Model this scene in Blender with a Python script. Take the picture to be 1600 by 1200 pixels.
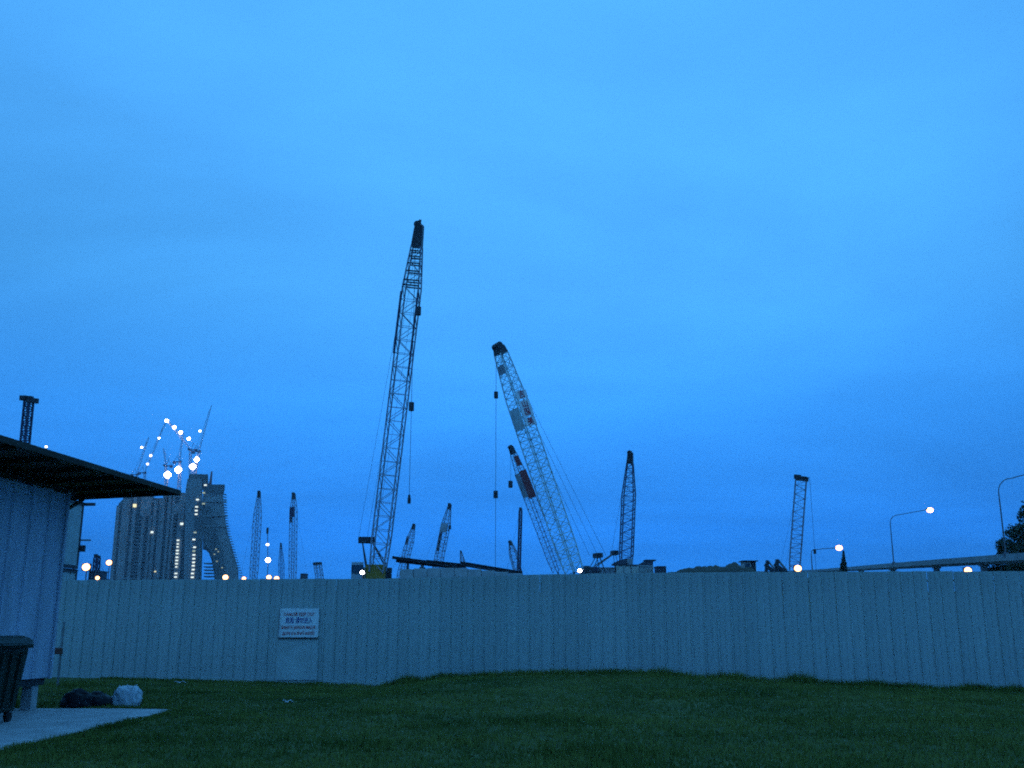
import bpy, bmesh, math, random
import numpy as np
from mathutils import Vector, Matrix, noise as mnoise
R = math.radians
random.seed(11)
rng = np.random.default_rng(5)
scene = bpy.context.scene
for o in list(bpy.data.objects):
    bpy.data.objects.remove(o, do_unlink=True)
C = scene.collection

# ------------------------------------------------------------------ camera
PITCH = R(13.6); FPX = 1550.0; EYE = 1.6
cam_d = bpy.data.cameras.new('camera'); cam = bpy.data.objects.new('camera', cam_d); C.objects.link(cam)
cam.location = (0, 0, EYE); cam.rotation_euler = (R(90) + PITCH, 0, 0)
cam_d.sensor_width = 36; cam_d.lens = 36 * FPX / 1600; cam_d.clip_start = .1; cam_d.clip_end = 8000
scene.camera = cam

# ------------------------------------------------------------------ sky, sun, exposure
world = bpy.data.worlds.new('World'); scene.world = world; world.use_nodes = True
wt = world.node_tree; wt.nodes.clear()
def WN(t, **k):
    n = wt.nodes.new(t)
    for a, b in k.items(): setattr(n, a, b)
    return n
wl = wt.links.new
wout = WN('ShaderNodeOutputWorld'); wadd = WN('ShaderNodeAddShader')
bg1 = WN('ShaderNodeBackground'); bg2 = WN('ShaderNodeBackground')
sky = WN('ShaderNodeTexSky', sky_type='NISHITA'); sky.sun_disc = False
SUN_EL, SUN_ROT = R(2.0), R(215)
sky.sun_elevation = SUN_EL; sky.sun_rotation = SUN_ROT; sky.ozone_density = 6; sky.air_density = 1.4; sky.dust_density = .3
bg1.inputs['Strength'].default_value = 0.004
wl(sky.outputs[0], bg1.inputs['Color'])
tc = WN('ShaderNodeTexCoord'); sep = WN('ShaderNodeSeparateXYZ'); wl(tc.outputs['Generated'], sep.inputs[0])
# thin overcast: soft streaks of cloud on a dome plane (direction / height)
dv = WN('ShaderNodeMath', operation='ADD'); dv.inputs[1].default_value = .16; wl(sep.outputs['Z'], dv.inputs[0])
mx = WN('ShaderNodeMath', operation='MAXIMUM'); mx.inputs[1].default_value = .05; wl(dv.outputs[0], mx.inputs[0])
cx = WN('ShaderNodeMath', operation='DIVIDE'); cy = WN('ShaderNodeMath', operation='DIVIDE')
wl(sep.outputs['X'], cx.inputs[0]); wl(mx.outputs[0], cx.inputs[1]); wl(sep.outputs['Y'], cy.inputs[0]); wl(mx.outputs[0], cy.inputs[1])
cmb = WN('ShaderNodeCombineXYZ'); wl(cx.outputs[0], cmb.inputs[0]); wl(cy.outputs[0], cmb.inputs[1])
mp = WN('ShaderNodeMapping'); mp.inputs['Scale'].default_value = (.75, 1.1, 1); mp.inputs['Location'].default_value = (3.1, 1.7, 0); wl(cmb.outputs[0], mp.inputs[0])
nz = WN('ShaderNodeTexNoise'); nz.inputs['Scale'].default_value = 1.0; nz.inputs['Detail'].default_value = 6; nz.inputs['Roughness'].default_value = .54; nz.inputs['Distortion'].default_value = .4
wl(mp.outputs[0], nz.inputs['Vector'])
cr = WN('ShaderNodeMapRange'); cr.inputs['From Min'].default_value = .3; cr.inputs['From Max'].default_value = .7
cr.inputs['To Min'].default_value = .83; cr.inputs['To Max'].default_value = 1.13; wl(nz.outputs['Fac'], cr.inputs['Value'])
ramp = WN('ShaderNodeValToRGB'); e = ramp.color_ramp.elements
e[0].position = 0.0; e[0].color = (.017, .225, .84, 1)
e[1].position = .8; e[1].color = (.11, .53, 1.25, 1)
for p, c in ((.09, (.020, .262, 1.02, 1)), (.20, (.042, .362, 1.14, 1)), (.32, (.084, .485, 1.2, 1)), (.45, (.096, .505, 1.22, 1))):
    x = e.new(p); x.color = c
wl(sep.outputs['Z'], ramp.inputs['Fac'])
mulc = WN('ShaderNodeMix', data_type='RGBA', blend_type='MULTIPLY'); mulc.inputs[0].default_value = 1
x2 = WN('ShaderNodeMath', operation='MULTIPLY'); wl(sep.outputs['X'], x2.inputs[0]); wl(sep.outputs['X'], x2.inputs[1])
x3 = WN('ShaderNodeMath', operation='MULTIPLY_ADD'); wl(x2.outputs[0], x3.inputs[0]); x3.inputs[1].default_value = -.85; x3.inputs[2].default_value = 1.03
x5 = WN('ShaderNodeMath', operation='MAXIMUM'); wl(x3.outputs[0], x5.inputs[0]); x5.inputs[1].default_value = .74
x4 = WN('ShaderNodeMath', operation='MULTIPLY'); wl(x5.outputs[0], x4.inputs[0]); wl(cr.outputs[0], x4.inputs[1])
wl(ramp.outputs['Color'], mulc.inputs[6]); wl(x4.outputs[0], mulc.inputs[7]); wl(mulc.outputs[2], bg2.inputs['Color'])
bg2.inputs['Strength'].default_value = 1.0
wl(bg1.outputs[0], wadd.inputs[0]); wl(bg2.outputs[0], wadd.inputs[1]); wl(wadd.outputs[0], wout.inputs['Surface'])
sd = bpy.data.lights.new('dusk_sun', 'SUN'); sd.energy = .02; sd.angle = R(30); sd.color = (1, .9, .8)
sun = bpy.data.objects.new('dusk_sun', sd); C.objects.link(sun)
sun.rotation_euler = (R(90) - R(8), 0, R(180) - SUN_ROT)
vs = scene.view_settings; vs.view_transform = 'Standard'; vs.look = 'None'; vs.exposure = 0; vs.gamma = 1; vs.use_curve_mapping = False
scene.render.engine = 'CYCLES'
scene.cycles.filter_width = 1.9; scene.cycles.use_denoising = False; scene.cycles.use_adaptive_sampling = True; scene.cycles.adaptive_threshold = .04; scene.cycles.adaptive_min_samples = 24
scene.cycles.sample_clamp_indirect = 2; scene.cycles.max_bounces = 5; scene.cycles.volume_bounces = 0
scene.cycles.volume_max_steps = 16
scene.cycles.caustics_reflective = False; scene.cycles.caustics_refractive = False

# ------------------------------------------------------------------ helpers
CT, ST = math.cos(PITCH), math.sin(PITCH)
def P(px, py, Y):
    """a point at depth Y (metres) seen in the direction of photograph pixel px, py"""
    u = (px - 800) / FPX; v = (600 - py) / FPX
    d = Vector((u, CT - v * ST, ST + v * CT))
    return Vector((d.x * Y / d.y, Y, EYE + d.z * Y / d.y))
def lerp(a, b, t): return a + (b - a) * t
def interp(x, xs, ys): return float(np.interp(x, xs, ys))

class MB:
    def __init__(s): s.v = []; s.f = []
    def add(s, vs_, fs):
        n = len(s.v); s.v += [Vector(v) for v in vs_]; s.f += [tuple(i + n for i in f) for f in fs]; return s
    def box(s, c, size, rz=0, M=None, taper=(1, 1)):
        c = Vector(c); hx, hy, hz = size[0] / 2, size[1] / 2, size[2] / 2
        m = M if M is not None else Matrix.Rotation(rz, 3, 'Z')
        vs_ = []
        for z in (-1, 1):
            tx, ty = taper if z > 0 else (1, 1)
            for x, y in ((-1, -1), (1, -1), (1, 1), (-1, 1)):
                vs_.append(c + m @ Vector((x * hx * tx, y * hy * ty, z * hz)))
        return s.add(vs_, [(3, 2, 1, 0), (4, 5, 6, 7), (0, 1, 5, 4), (1, 2, 6, 5), (2, 3, 7, 6), (3, 0, 4, 7)])
    def bar(s, p, q, r, n=4, r2=None):
        p = Vector(p); q = Vector(q); a = q - p
        if a.length < 1e-6: return s
        a.normalize(); t = Vector((0, 0, 1)) if abs(a.z) < .9 else Vector((0, 1, 0))
        u = a.cross(t).normalized(); w = a.cross(u); r2 = r if r2 is None else r2
        vs_ = [p + (u * math.cos(k * 2 * math.pi / n + .78) + w * math.sin(k * 2 * math.pi / n + .78)) * r for k in range(n)]
        vs_ += [q + (u * math.cos(k * 2 * math.pi / n + .78) + w * math.sin(k * 2 * math.pi / n + .78)) * r2 for k in range(n)]
        fs = [(k, (k + 1) % n, n + (k + 1) % n, n + k) for k in range(n)] + [tuple(range(n))[::-1], tuple(range(n, 2 * n))]
        return s.add(vs_, fs)
    def tube(s, pts, r, n=6):
        for a, b in zip(pts[:-1], pts[1:]): s.bar(a, b, r, n)
        return s
    def prism(s, poly, axis_vec):
        """extrude a planar polygon (list of points) along a vector"""
        n = len(poly); a = [Vector(p) for p in poly]; b = [p + Vector(axis_vec) for p in a]
        return s.add(a + b, [tuple(range(n))[::-1], tuple(range(n, 2 * n))] + [(k, (k + 1) % n, n + (k + 1) % n, n + k) for k in range(n)])
    def ball(s, c, rx, ry=None, rz=None, nu=10, nv=6):
        ry = rx if ry is None else ry; rz = rx if rz is None else rz; c = Vector(c)
        vs_ = [c + Vector((0, 0, -rz))]
        for j in range(1, nv):
            t = math.pi * j / nv
            for i in range(nu):
                vs_.append(c + Vector((rx * math.sin(t) * math.cos(2 * math.pi * i / nu), ry * math.sin(t) * math.sin(2 * math.pi * i / nu), -rz * math.cos(t))))
        vs_.append(c + Vector((0, 0, rz))); fs = []
        for i in range(nu): fs.append((0, 1 + (i + 1) % nu, 1 + i))
        for j in range(nv - 2):
            for i in range(nu):
                a = 1 + j * nu + i; b = 1 + j * nu + (i + 1) % nu
                fs.append((a, b, b + nu, a + nu))
        l = len(vs_) - 1; o = 1 + (nv - 2) * nu
        for i in range(nu): fs.append((l, o + i, o + (i + 1) % nu))
        return s.add(vs_, fs)
    def build(s, name, m, parent=None, smooth=False, recalc=True):
        me = bpy.data.meshes.new(name)
        off = Vector((0, 0, 0)); p = parent
        while p is not None: off += p.location; p = p.parent
        me.from_pydata([tuple(v - off) for v in s.v], [], s.f)
        if recalc:
            bm = bmesh.new(); bm.from_mesh(me); bmesh.ops.recalc_face_normals(bm, faces=bm.faces); bm.to_mesh(me); bm.free()
        if smooth: me.polygons.foreach_set('use_smooth', [True] * len(me.polygons))
        if m is not None: me.materials.append(m)
        o = bpy.data.objects.new(name, me); C.objects.link(o)
        if parent is not None: o.parent = parent
        return o
def bevel(o, w, seg=2):
    m = o.modifiers.new('bevel', 'BEVEL'); m.width = w; m.segments = seg; m.limit_method = 'ANGLE'; return o
def tag(o, label=None, cat=None, group=None, kind=None):
    if label: o['label'] = label
    if cat: o['category'] = cat
    if group: o['group'] = group
    if kind: o['kind'] = kind
    return o
def empty(name, loc, label=None, cat=None, group=None):
    o = bpy.data.objects.new(name, None); C.objects.link(o); o.location = loc; o.empty_display_size = .3
    return tag(o, label, cat, group)

MATS = {}
def mat(name, col, rough=.7, var=.15, scale=3.0, metal=0.0, bump=.0, col2=None, rnd=0.0, stretch=(1, 1, 1), spec=.3):
    if name in MATS: return MATS[name]
    m = bpy.data.materials.new(name); m.use_nodes = True; t = m.node_tree; b = t.nodes['Principled BSDF']
    b.inputs['Roughness'].default_value = rough; b.inputs['Metallic'].default_value = metal; b.inputs['Specular IOR Level'].default_value = spec
    g = t.nodes.new('ShaderNodeTexCoord'); mpn = t.nodes.new('ShaderNodeMapping'); mpn.inputs['Scale'].default_value = stretch
    t.links.new(g.outputs['Object'], mpn.inputs[0])
    n = t.nodes.new('ShaderNodeTexNoise'); n.inputs['Scale'].default_value = scale; n.inputs['Detail'].default_value = 7; n.inputs['Roughness'].default_value = .62
    t.links.new(mpn.outputs[0], n.inputs['Vector'])
    r = t.nodes.new('ShaderNodeValToRGB'); r.color_ramp.elements[0].position = .32; r.color_ramp.elements[1].position = .68
    c2 = col2 or tuple(min(1, c * (1 + var)) for c in col)
    r.color_ramp.elements[0].color = (*[c * (1 - var) for c in col], 1) if col2 is None else (*col, 1)
    r.color_ramp.elements[1].color = (*c2, 1)
    t.links.new(n.outputs['Fac'], r.inputs['Fac']); last = r.outputs['Color']
    if rnd:
        oi = t.nodes.new('ShaderNodeObjectInfo'); mr = t.nodes.new('ShaderNodeMapRange')
        mr.inputs['To Min'].default_value = 1 - rnd; mr.inputs['To Max'].default_value = 1 + rnd
        t.links.new(oi.outputs['Random'], mr.inputs['Value'])
        mm = t.nodes.new('ShaderNodeMix'); mm.data_type = 'RGBA'; mm.blend_type = 'MULTIPLY'; mm.inputs[0].default_value = 1
        t.links.new(last, mm.inputs[6]); t.links.new(mr.outputs[0], mm.inputs[7]); last = mm.outputs[2]
    t.links.new(last, b.inputs['Base Color'])
    if bump:
        bp = t.nodes.new('ShaderNodeBump'); bp.inputs['Strength'].default_value = bump; bp.inputs['Distance'].default_value = .02
        n2 = t.nodes.new('ShaderNodeTexNoise'); n2.inputs['Scale'].default_value = scale * 6; n2.inputs['Detail'].default_value = 5
        t.links.new(g.outputs['Object'], n2.inputs['Vector']); t.links.new(n2.outputs['Fac'], bp.inputs['Height']); t.links.new(bp.outputs[0], b.inputs['Normal'])
    MATS[name] = m; return m
def glow(name, col, strength):
    if name in MATS: return MATS[name]
    m = bpy.data.materials.new(name); m.use_nodes = True; t = m.node_tree; t.nodes.clear()
    o = t.nodes.new('ShaderNodeOutputMaterial'); e_ = t.nodes.new('ShaderNodeEmission'); e_.inputs[0].default_value = (*col, 1); e_.inputs[1].default_value = strength
    t.links.new(e_.outputs[0], o.inputs['Surface']); MATS[name] = m; return m

M_dark = mat('dark_steel', (.035, .035, .04), .5, .3)
M_grey = mat('galvanised_steel', (.22, .22, .22), .45, .2, metal=.3)
M_pole = mat('lamp_pole_paint', (.12, .12, .13), .5, .15)
M_rope = mat('wire_rope', (.05, .05, .055), .6, .2)
M_hoard = mat('hoarding_paint', (.36, .41, .385), .6, .17, 1.1, bump=.12, rnd=.05, stretch=(2.2, 2.2, .45))
M_hut = mat('hut_sheet_paint', (.43, .44, .51), .5, .2, 1.2, bump=.08, rnd=.06, stretch=(2, 2, .4))
M_roof = mat('rusty_roof_sheet', (.10, .075, .045), .75, .4, 2.0, col2=(.045, .04, .04))
M_timber = mat('weathered_timber', (.045, .036, .026), .8, .35, 4.0, stretch=(1, .15, 1))
M_conc = mat('pale_concrete', (.37, .37, .35), .85, .2, 1.1, bump=.2)
M_slab = mat('apron_concrete', (.26, .255, .25), .9, .22, 1.6, col2=(.42, .41, .40), bump=.25)
M_concd = mat('bridge_concrete', (.24, .25, .24), .85, .2, .25)
M_tower = mat('tower_concrete', (.215, .215, .195), .85, .25, .06)
M_towerd = mat('tower_bare_floors', (.085, .085, .075), .9, .35, .08)
M_yellow = mat('machine_yellow', (.34, .19, .025), .5, .2, 1.5)
M_glass = mat('cab_glass', (.02, .025, .03), .1, .1, spec=.6)
M_white = mat('white_paint', (.72, .72, .70), .5, .08, 2.0)
M_red = mat('red_letters', (.42, .02, .03), .5, .1)
M_blue = mat('blue_letters', (.03, .04, .22), .5, .1)
M_bin = mat('dark_green_plastic', (.012, .022, .014), .55, .25, 4)
M_rubber = mat('black_rubber', (.012, .012, .012), .7, .2)
M_bagb = mat('black_bin_liner', (.006, .006, .009), .5, .3, 5, spec=.2)
M_bagw = mat('white_plastic_bag', (.46, .47, .49), .4, .1, 6, bump=.3)
M_brown = mat('brown_box_paint', (.14, .05, .035), .6, .2)
M_leaf = mat('dark_leaves', (.018, .032, .012), .7, .4, .6, col2=(.040, .062, .022))
M_bark = mat('bark', (.06, .05, .04), .9, .3, 3)
M_earth = mat('spoil_earth', (.055, .05, .035), .95, .35, .5, bump=.4)
L_sod = glow('sodium_lamp', (1.0, .52, .24), 5)
L_wht = glow('white_floodlight', (1.0, .93, 1.0), 22)
L_sm = glow('small_work_light', (.95, .98, 1.0), 6)
L_win = glow('lit_stair_window', (.86, 1.0, .95), 1.25)
L_dim = glow('dim_work_window', (.75, .95, .70), .5)
L_winy = glow('lit_yellow_window', (1.0, .95, .55), 1.2)

# ------------------------------------------------------------------ terrain
FPX_ = [-60, 560, 880, 1160, 1720]; FY_ = [33.2, 32.2, 29.3, 27.8, 27.4]
FPTS = [P(a, 905, b) for a, b in zip(FPX_, FY_)]
FX = [p.x for p in FPTS]
def fence_y(x): return interp(x, FX, FY_)
GPX = [(0, -.02), (200, -.09), (420, -.2), (585, -.28), (640, -.12), (690, .05), (800, .16), (960, .27), (1080, .2), (1250, .06), (1420, -.04), (1600, -.13), (1800, -.2)]
GX = [P(a, 1060, interp(a, FPX_, FY_)).x for a, b in GPX]; GZ = [b for a, b in GPX]
def sstep(a, b, x):
    t = min(1, max(0, (x - a) / (b - a))); return t * t * (3 - 2 * t)
def gz(x, y):
    fy = fence_y(x)
    if y <= fy + .6:
        z = interp(x, GX, GZ) * sstep(fy - 11, fy - .6, y)
        if abs(x) < 60: z += .035 * (mnoise.noise(Vector((x * .35, y * .35, 0))) ) * sstep(-8, -5, x)
        return z
    t = sstep(fy + .6, fy + 4, y)
    site = interp(y, [36, 90, 100, 120, 150], [0, 2.9, 4.0, 5.4, 5.6])
    return lerp(interp(x, GX, GZ), site, t)
def axis_pts(lo, hi, fine_lo, fine_hi, st):
    a = list(np.arange(fine_lo, fine_hi + .01, st)); s = st; v = fine_hi
    while v < hi: s *= 1.35; v = min(hi, v + s); a.append(v)
    s = st; v = fine_lo; pre = []
    while v > lo: s *= 1.35; v = max(lo, v - s); pre.append(v)
    return pre[::-1] + a
xs = axis_pts(-1500, 1500, -24, 24, .6); ys = axis_pts(-300, 1900, 4, 40, .6)
gv = [(x, y, gz(x, y)) for y in ys for x in xs]; nx = len(xs)
gf = [(j * nx + i, j * nx + i + 1, (j + 1) * nx + i + 1, (j + 1) * nx + i) for j in range(len(ys) - 1) for i in range(nx - 1)]
gm = bpy.data.materials.new('lawn_and_site_ground'); gm.use_nodes = True; t = gm.node_tree; b = t.nodes['Principled BSDF']; b.inputs['Roughness'].default_value = .95; b.inputs['Specular IOR Level'].default_value = .1
g = t.nodes.new('ShaderNodeTexCoord')
def nn(sc, det=8):
    n = t.nodes.new('ShaderNodeTexNoise'); n.inputs['Scale'].default_value = sc; n.inputs['Detail'].default_value = det; n.inputs['Roughness'].default_value = .65
    t.links.new(g.outputs['Object'], n.inputs['Vector']); return n
def rmp(fac, c0, c1, a=.35, bb=.65):
    r = t.nodes.new('ShaderNodeValToRGB'); r.color_ramp.elements[0].position = a; r.color_ramp.elements[1].position = bb
    r.color_ramp.elements[0].color = (*c0, 1); r.color_ramp.elements[1].color = (*c1, 1); t.links.new(fac, r.inputs['Fac']); return r
grass = rmp(nn(.7).outputs['Fac'], (.05, .068, .018), (.115, .12, .04)); earth = rmp(nn(.2).outputs['Fac'], (.10, .085, .065), (.17, .15, .12))
sp = t.nodes.new('ShaderNodeSeparateXYZ'); t.links.new(g.outputs['Object'], sp.inputs[0])
mr = t.nodes.new('ShaderNodeMapRange'); mr.inputs['From Min'].default_value = 33.5; mr.inputs['From Max'].default_value = 36; t.links.new(sp.outputs['Y'], mr.inputs['Value'])
mxx = t.nodes.new('ShaderNodeMix'); mxx.data_type = 'RGBA'; t.links.new(mr.outputs[0], mxx.inputs[0]); t.links.new(grass.outputs[0], mxx.inputs[6]); t.links.new(earth.outputs[0], mxx.inputs[7])
t.links.new(mxx.outputs[2], b.inputs['Base Color'])
bp = t.nodes.new('ShaderNodeBump'); bp.inputs['Strength'].default_value = .6; bp.inputs['Distance'].default_value = .05; t.links.new(nn(9).outputs['Fac'], bp.inputs['Height']); t.links.new(bp.outputs[0], b.inputs['Normal'])
ground = MB(); ground.v = [Vector(v) for v in gv]; ground.f = gf
tag(ground.build('ground', gm, smooth=True, recalc=False), kind='structure')

# ------------------------------------------------------------------ grass blades
def grass_obj(name, n, gen, hmin, hmax, m, label):
    V = np.zeros((n * 9, 3), np.float32); k = 0
    for _ in range(n):
        q = gen()
        if q is None: continue
        x, y, hs = q; z = gz(x, y)
        for j in range(3):
            a = random.uniform(0, 6.283); h = random.uniform(hmin, hmax) * hs; w = random.uniform(.005, .010) * (1 + hs * .25)
            ox, oy = random.uniform(-.05, .05), random.uniform(-.05, .05); l = random.uniform(.1, .8) * h
            ca, sa = math.cos(a), math.sin(a); la = random.uniform(0, 6.283)
            V[k] = (x + ox - ca * w, y + oy - sa * w, z - .01); V[k + 1] = (x + ox + ca * w, y + oy + sa * w, z - .01)
            V[k + 2] = (x + ox + math.cos(la) * l, y + oy + math.sin(la) * l, z + h); k += 3
    V = V[:k]; me = bpy.data.meshes.new(name); nt = k // 3
    me.vertices.add(k); me.vertices.foreach_set('co', V.ravel()); me.loops.add(k); me.loops.foreach_set('vertex_index', np.arange(k, dtype=np.int32))
    me.polygons.add(nt); me.polygons.foreach_set('loop_start', np.arange(0, k, 3, dtype=np.int32)); me.update(calc_edges=True)
    me.materials.append(m); o = bpy.data.objects.new(name, me); C.objects.link(o)
    return tag(o, label, 'grass', kind='stuff')
M_grass = mat('grass_blades', (.055, .085, .012), .75, .3, .32, col2=(.205, .20, .04), spec=.15)
def in_apron(x, y): return -10.2 < x < -6.36 and y < 19.75
def gen_lawn():
    y = 8.5 + 25 * random.random() ** 1.15; hw = .56 * y + 2; x = random.uniform(-hw, hw)
    if y > fence_y(x) - .1 or in_apron(x, y) or x < -13: return None
    return x, y, .75 + 1.5 * max(0, mnoise.noise(Vector((x * .45, y * .6, 3)))) + (1.3 if random.random() < .012 else 0)
def gen_edge():
    x = random.uniform(-13, 16.5); c = mnoise.noise(Vector((x * 1.1, 7, 0)))
    if random.random() > .6 + .6 * c: return None
    y = fence_y(x) - abs(random.gauss(.12, .22)) - .05
    return x, y, (.75 + .9 * max(0, c)) * random.uniform(.4, 1.15) * (1.0 if x > -4 else .5)
grass_obj('lawn_grass', 105000, gen_lawn, .03, .085, M_grass, 'short dark lawn grass in front of the hoarding')
def gen_apron():
    y = random.uniform(11, 20.1)
    if random.random() < .3: x = random.uniform(-10, -6.6); y = 19.72 + abs(random.gauss(0, .12))
    else: x = interp(y, [9, 14.2, 17.5, 19.6], [-6.45, -6.5, -6.42, -6.3]) + random.gauss(.07, .06)
    return x, y, random.uniform(.5, 1.5) * (1 + .8 * mnoise.noise(Vector((x, y * 1.5, 9))))
grass_obj('apron_edge_grass', 6500, gen_apron, .03, .075, M_grass, 'grass creeping over the edge of the concrete apron')
grass_obj('fence_foot_grass', 14000, gen_edge, .10, .26, M_grass, 'taller tufts of grass along the foot of the hoarding')

# ------------------------------------------------------------------ site hoarding
hoard = empty('site_hoarding', (0, 0, 0), 'long pale ribbed metal hoarding closing off the construction site', 'fence')
SW = .36; HZ = 3.0
def sheet_mesh(h, z0):
    prof = [(0, 0), (.010, -.042), (.036, -.042), (.046, 0), (.19, .0), (.197, -.010), (.211, -.010), (.218, 0), (SW - .002, 0)]
    th = .004; pr = prof + [(x, y + th) for x, y in prof[::-1]]; n = len(pr)
    vs_ = [(x - SW / 2, y, z0) for x, y in pr] + [(x - SW / 2, y, h) for x, y in pr]; k = len(prof)
    fs = [(i, (i + 1) % n, n + (i + 1) % n, n + i) for i in range(n)]
    for i in range(k - 1):
        fs.append((i + 1, i, n - 1 - i, n - 2 - i)); fs.append((n + i, n + i + 1, 2 * n - 2 - i, 2 * n - 1 - i))
    me = bpy.data.meshes.new('sheet'); me.from_pydata(vs_, [], fs); me.materials.append(M_hoard); return me
SHEET = sheet_mesh(HZ, -.45)
plan = [Vector((p.x, p.y, 0)) for p in FPTS]
cap = MB(); k = 0
for a, bq in zip(plan[:-1], plan[1:]):
    d = bq - a; L = d.length; d.normalize(); n = round(L / SW); st = L / n; rz = math.atan2(d.y, d.x)
    for i in range(n):
        c = a + d * (st * (i + .5)); o = bpy.data.objects.new('sheet', SHEET); C.objects.link(o); o.parent = hoard
        o.location = (c.x, c.y + random.uniform(-.004, .004), random.uniform(-.006, .006) + .02 * mnoise.noise(Vector((c.x * .2, 0, 0))))
        o.rotation_euler = (random.gauss(0, .0025), random.gauss(0, .0018), rz + random.gauss(0, .004)); o.scale = (st / SW * 1.008, 1, 1)
        if k % 7 == 0:
            nrm = Vector((-d.y, d.x, 0)); pb = c + nrm * .17; z0 = gz(pb.x, pb.y) - .3
            MB().box((pb.x, pb.y, (2.9 + z0) / 2), (.08, .09, 2.9 - z0), rz).build('post', M_grey, hoard)
            q = c + nrm * 1.4
            MB().bar(pb + Vector((0, 0, 2.3)), Vector((q.x, q.y, gz(q.x, q.y))), .035).build('brace', M_grey, hoard)
        k += 1
    nrm = Vector((-d.y, d.x, 0)); m_ = (a + bq) / 2 + nrm * .095
    for z in (.55, 1.6, 2.75): MB().box((m_.x, m_.y, z), (L, .05, .06), rz).build('rail', M_grey, hoard)
# patch sheet under the sign
def fence_at(px, z):
    y = interp(px, FPX_, FY_); p = P(px, 960, y); return Vector((p.x, y, z))
def facing_rot(px):
    a = fence_at(px - 5, 0); b2 = fence_at(px + 5, 0); d = b2 - a; return math.atan2(d.y, d.x)
pc = fence_at(468, 0); rz0 = facing_rot(468)
M_patch = mat('patch_paint', (.37, .42, .395), .5, .16, 1.5)
MB().box((pc.x, pc.y - .045, .66), (1.32, .012, 1.52), rz0).build('patch_sheet', M_patch, hoard)
# pale scrap of sheet lying at the hoarding foot
# ------------------------------------------------------------------ danger sign
def text_part(body, size, loc, rz, m, parent, name='lettering', width=None, tilt=R(90), M=None, depth=.002):
    cu = bpy.data.curves.new(name, 'FONT'); cu.body = body; cu.size = size; cu.align_x = 'CENTER'; cu.align_y = 'CENTER'; cu.extrude = depth; cu.resolution_u = 2
    cu.offset = size * .012
    to = bpy.data.objects.new(name, cu); C.objects.link(to)
    bpy.context.view_layer.update()
    me = bpy.data.meshes.new_from_object(to.evaluated_get(bpy.context.evaluated_depsgraph_get())); bpy.data.objects.remove(to, do_unlink=True)
    if len(me.vertices) == 0: return None
    xs_ = [v.co.x for v in me.vertices]; s = (width / (max(xs_) - min(xs_))) if width else 1
    cx_ = (max(xs_) + min(xs_)) / 2
    MM = M if M is not None else Matrix.Rotation(rz, 4, 'Z') @ Matrix.Rotation(tilt, 4, 'X')
    off = parent.location
    for v in me.vertices:
        q = MM @ Vector(((v.co.x - cx_) * s, v.co.y, v.co.z)); v.co = q + Vector(loc) - off
    me.materials.clear(); me.materials.append(m)
    o = bpy.data.objects.new(name, me); C.objects.link(o); o.parent = parent; return o
sc_ = fence_at(468.5, 0); zt = P(468, 951, sc_.y).z; zb = P(468, 997, sc_.y).z; sw = 61 * sc_.y / FPX; zc = (zt + zb) / 2
sg = empty('warning_sign', (sc_.x, sc_.y - .07, zb), 'white four-language danger board with dark lettering fixed on the hoarding', 'sign')
sx, sy = sc_.x, sc_.y - .075
bevel(MB().box((sx, sy, zc), (sw, .02, zt - zb), rz0).build('board', M_white, sg), .006)
for s in (-1, 1): MB().box((sx + s * (sw / 2 - .012), sy - .014, zc), (.024, .012, zt - zb), rz0).build('edge_strip', M_grey, sg)
MB().box((sx, sy - .016, zb + .008), (sw + .03, .03, .035), rz0).build('edge_strip', M_dark, sg)  # dark strip along the lower edge of the board
hh = zt - zb
rows = [('DANGER KEEP OUT', .80, .155, M_red, .78), ('危险 请勿进入', .585, .20, M_blue, .68), ('BAHAYA JANGAN MASUK', .355, .15, M_red, .86), ('அபாயம் உள்ளே வராதீர்', .165, .14, M_red, .82)]
for body, fz, sz, m, fw in rows:
    text_part(body, sz, (sx, sy - .0135, zb + hh * fz), rz0, m, sg, width=sw * fw)

# ------------------------------------------------------------------ apron, hut, bin, bags
ap = MB(); pts = [(-10.2, 9.0), (-6.45, 9.0), (-6.5, 14.2), (-6.42, 17.5), (-6.3, 19.45), (-7.2, 19.66), (-10.2, 19.7)]
ap.prism([(x, y, -.15) for x, y in pts], (0, 0, .20)); tag(bevel(ap.build('concrete_apron', M_slab), .02), kind='structure')

WX = -8.58; HY0, HY1 = 10.4, 19.4; HB, HT = .62, 4.12
hut = empty('site_hut', (WX - 2, 15, 0), 'raised ribbed metal hut under a wide dark overhanging roof', 'hut')
pw = .6; npan = int((HY1 - HY0) / pw)
prof = [(0, 0), (.02, .035), (.06, .035), (.08, 0), (pw - .003, 0)]
for i in range(npan):
    m = MB(); y0 = HY1 - (i + 1) * pw; n = len(prof)
    pf = [(WX + d, y0 + x) for x, d in prof] + [(WX - .02, y0 + x) for x, d in prof[::-1]]
    m.prism([(x, y, HB) for x, y in pf], (0, 0, HT - HB)); m.build('wall_sheet', M_hut, hut)
for i in range(7):
    x0 = WX - .03 - (i + 1) * .6
    for yy, nm in ((HY1 - .02, 'wall_sheet'), (HY0 + .02, 'wall_sheet')):
        MB().box((x0 + .3, yy, (HB + HT) / 2), (.594, .03, HT - HB)).build(nm, M_hut, hut)
MB().box((WX - .0, HY1 + .03, (HB + HT) / 2), (.09, .07, HT - HB + .04)).build('corner_trim', M_hut, hut)
MB().box((WX - 2.1, (HY0 + HY1) / 2, HB - .07), (4.1, HY1 - HY0 - .02, .12)).build('floor_frame', M_dark, hut)
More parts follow.
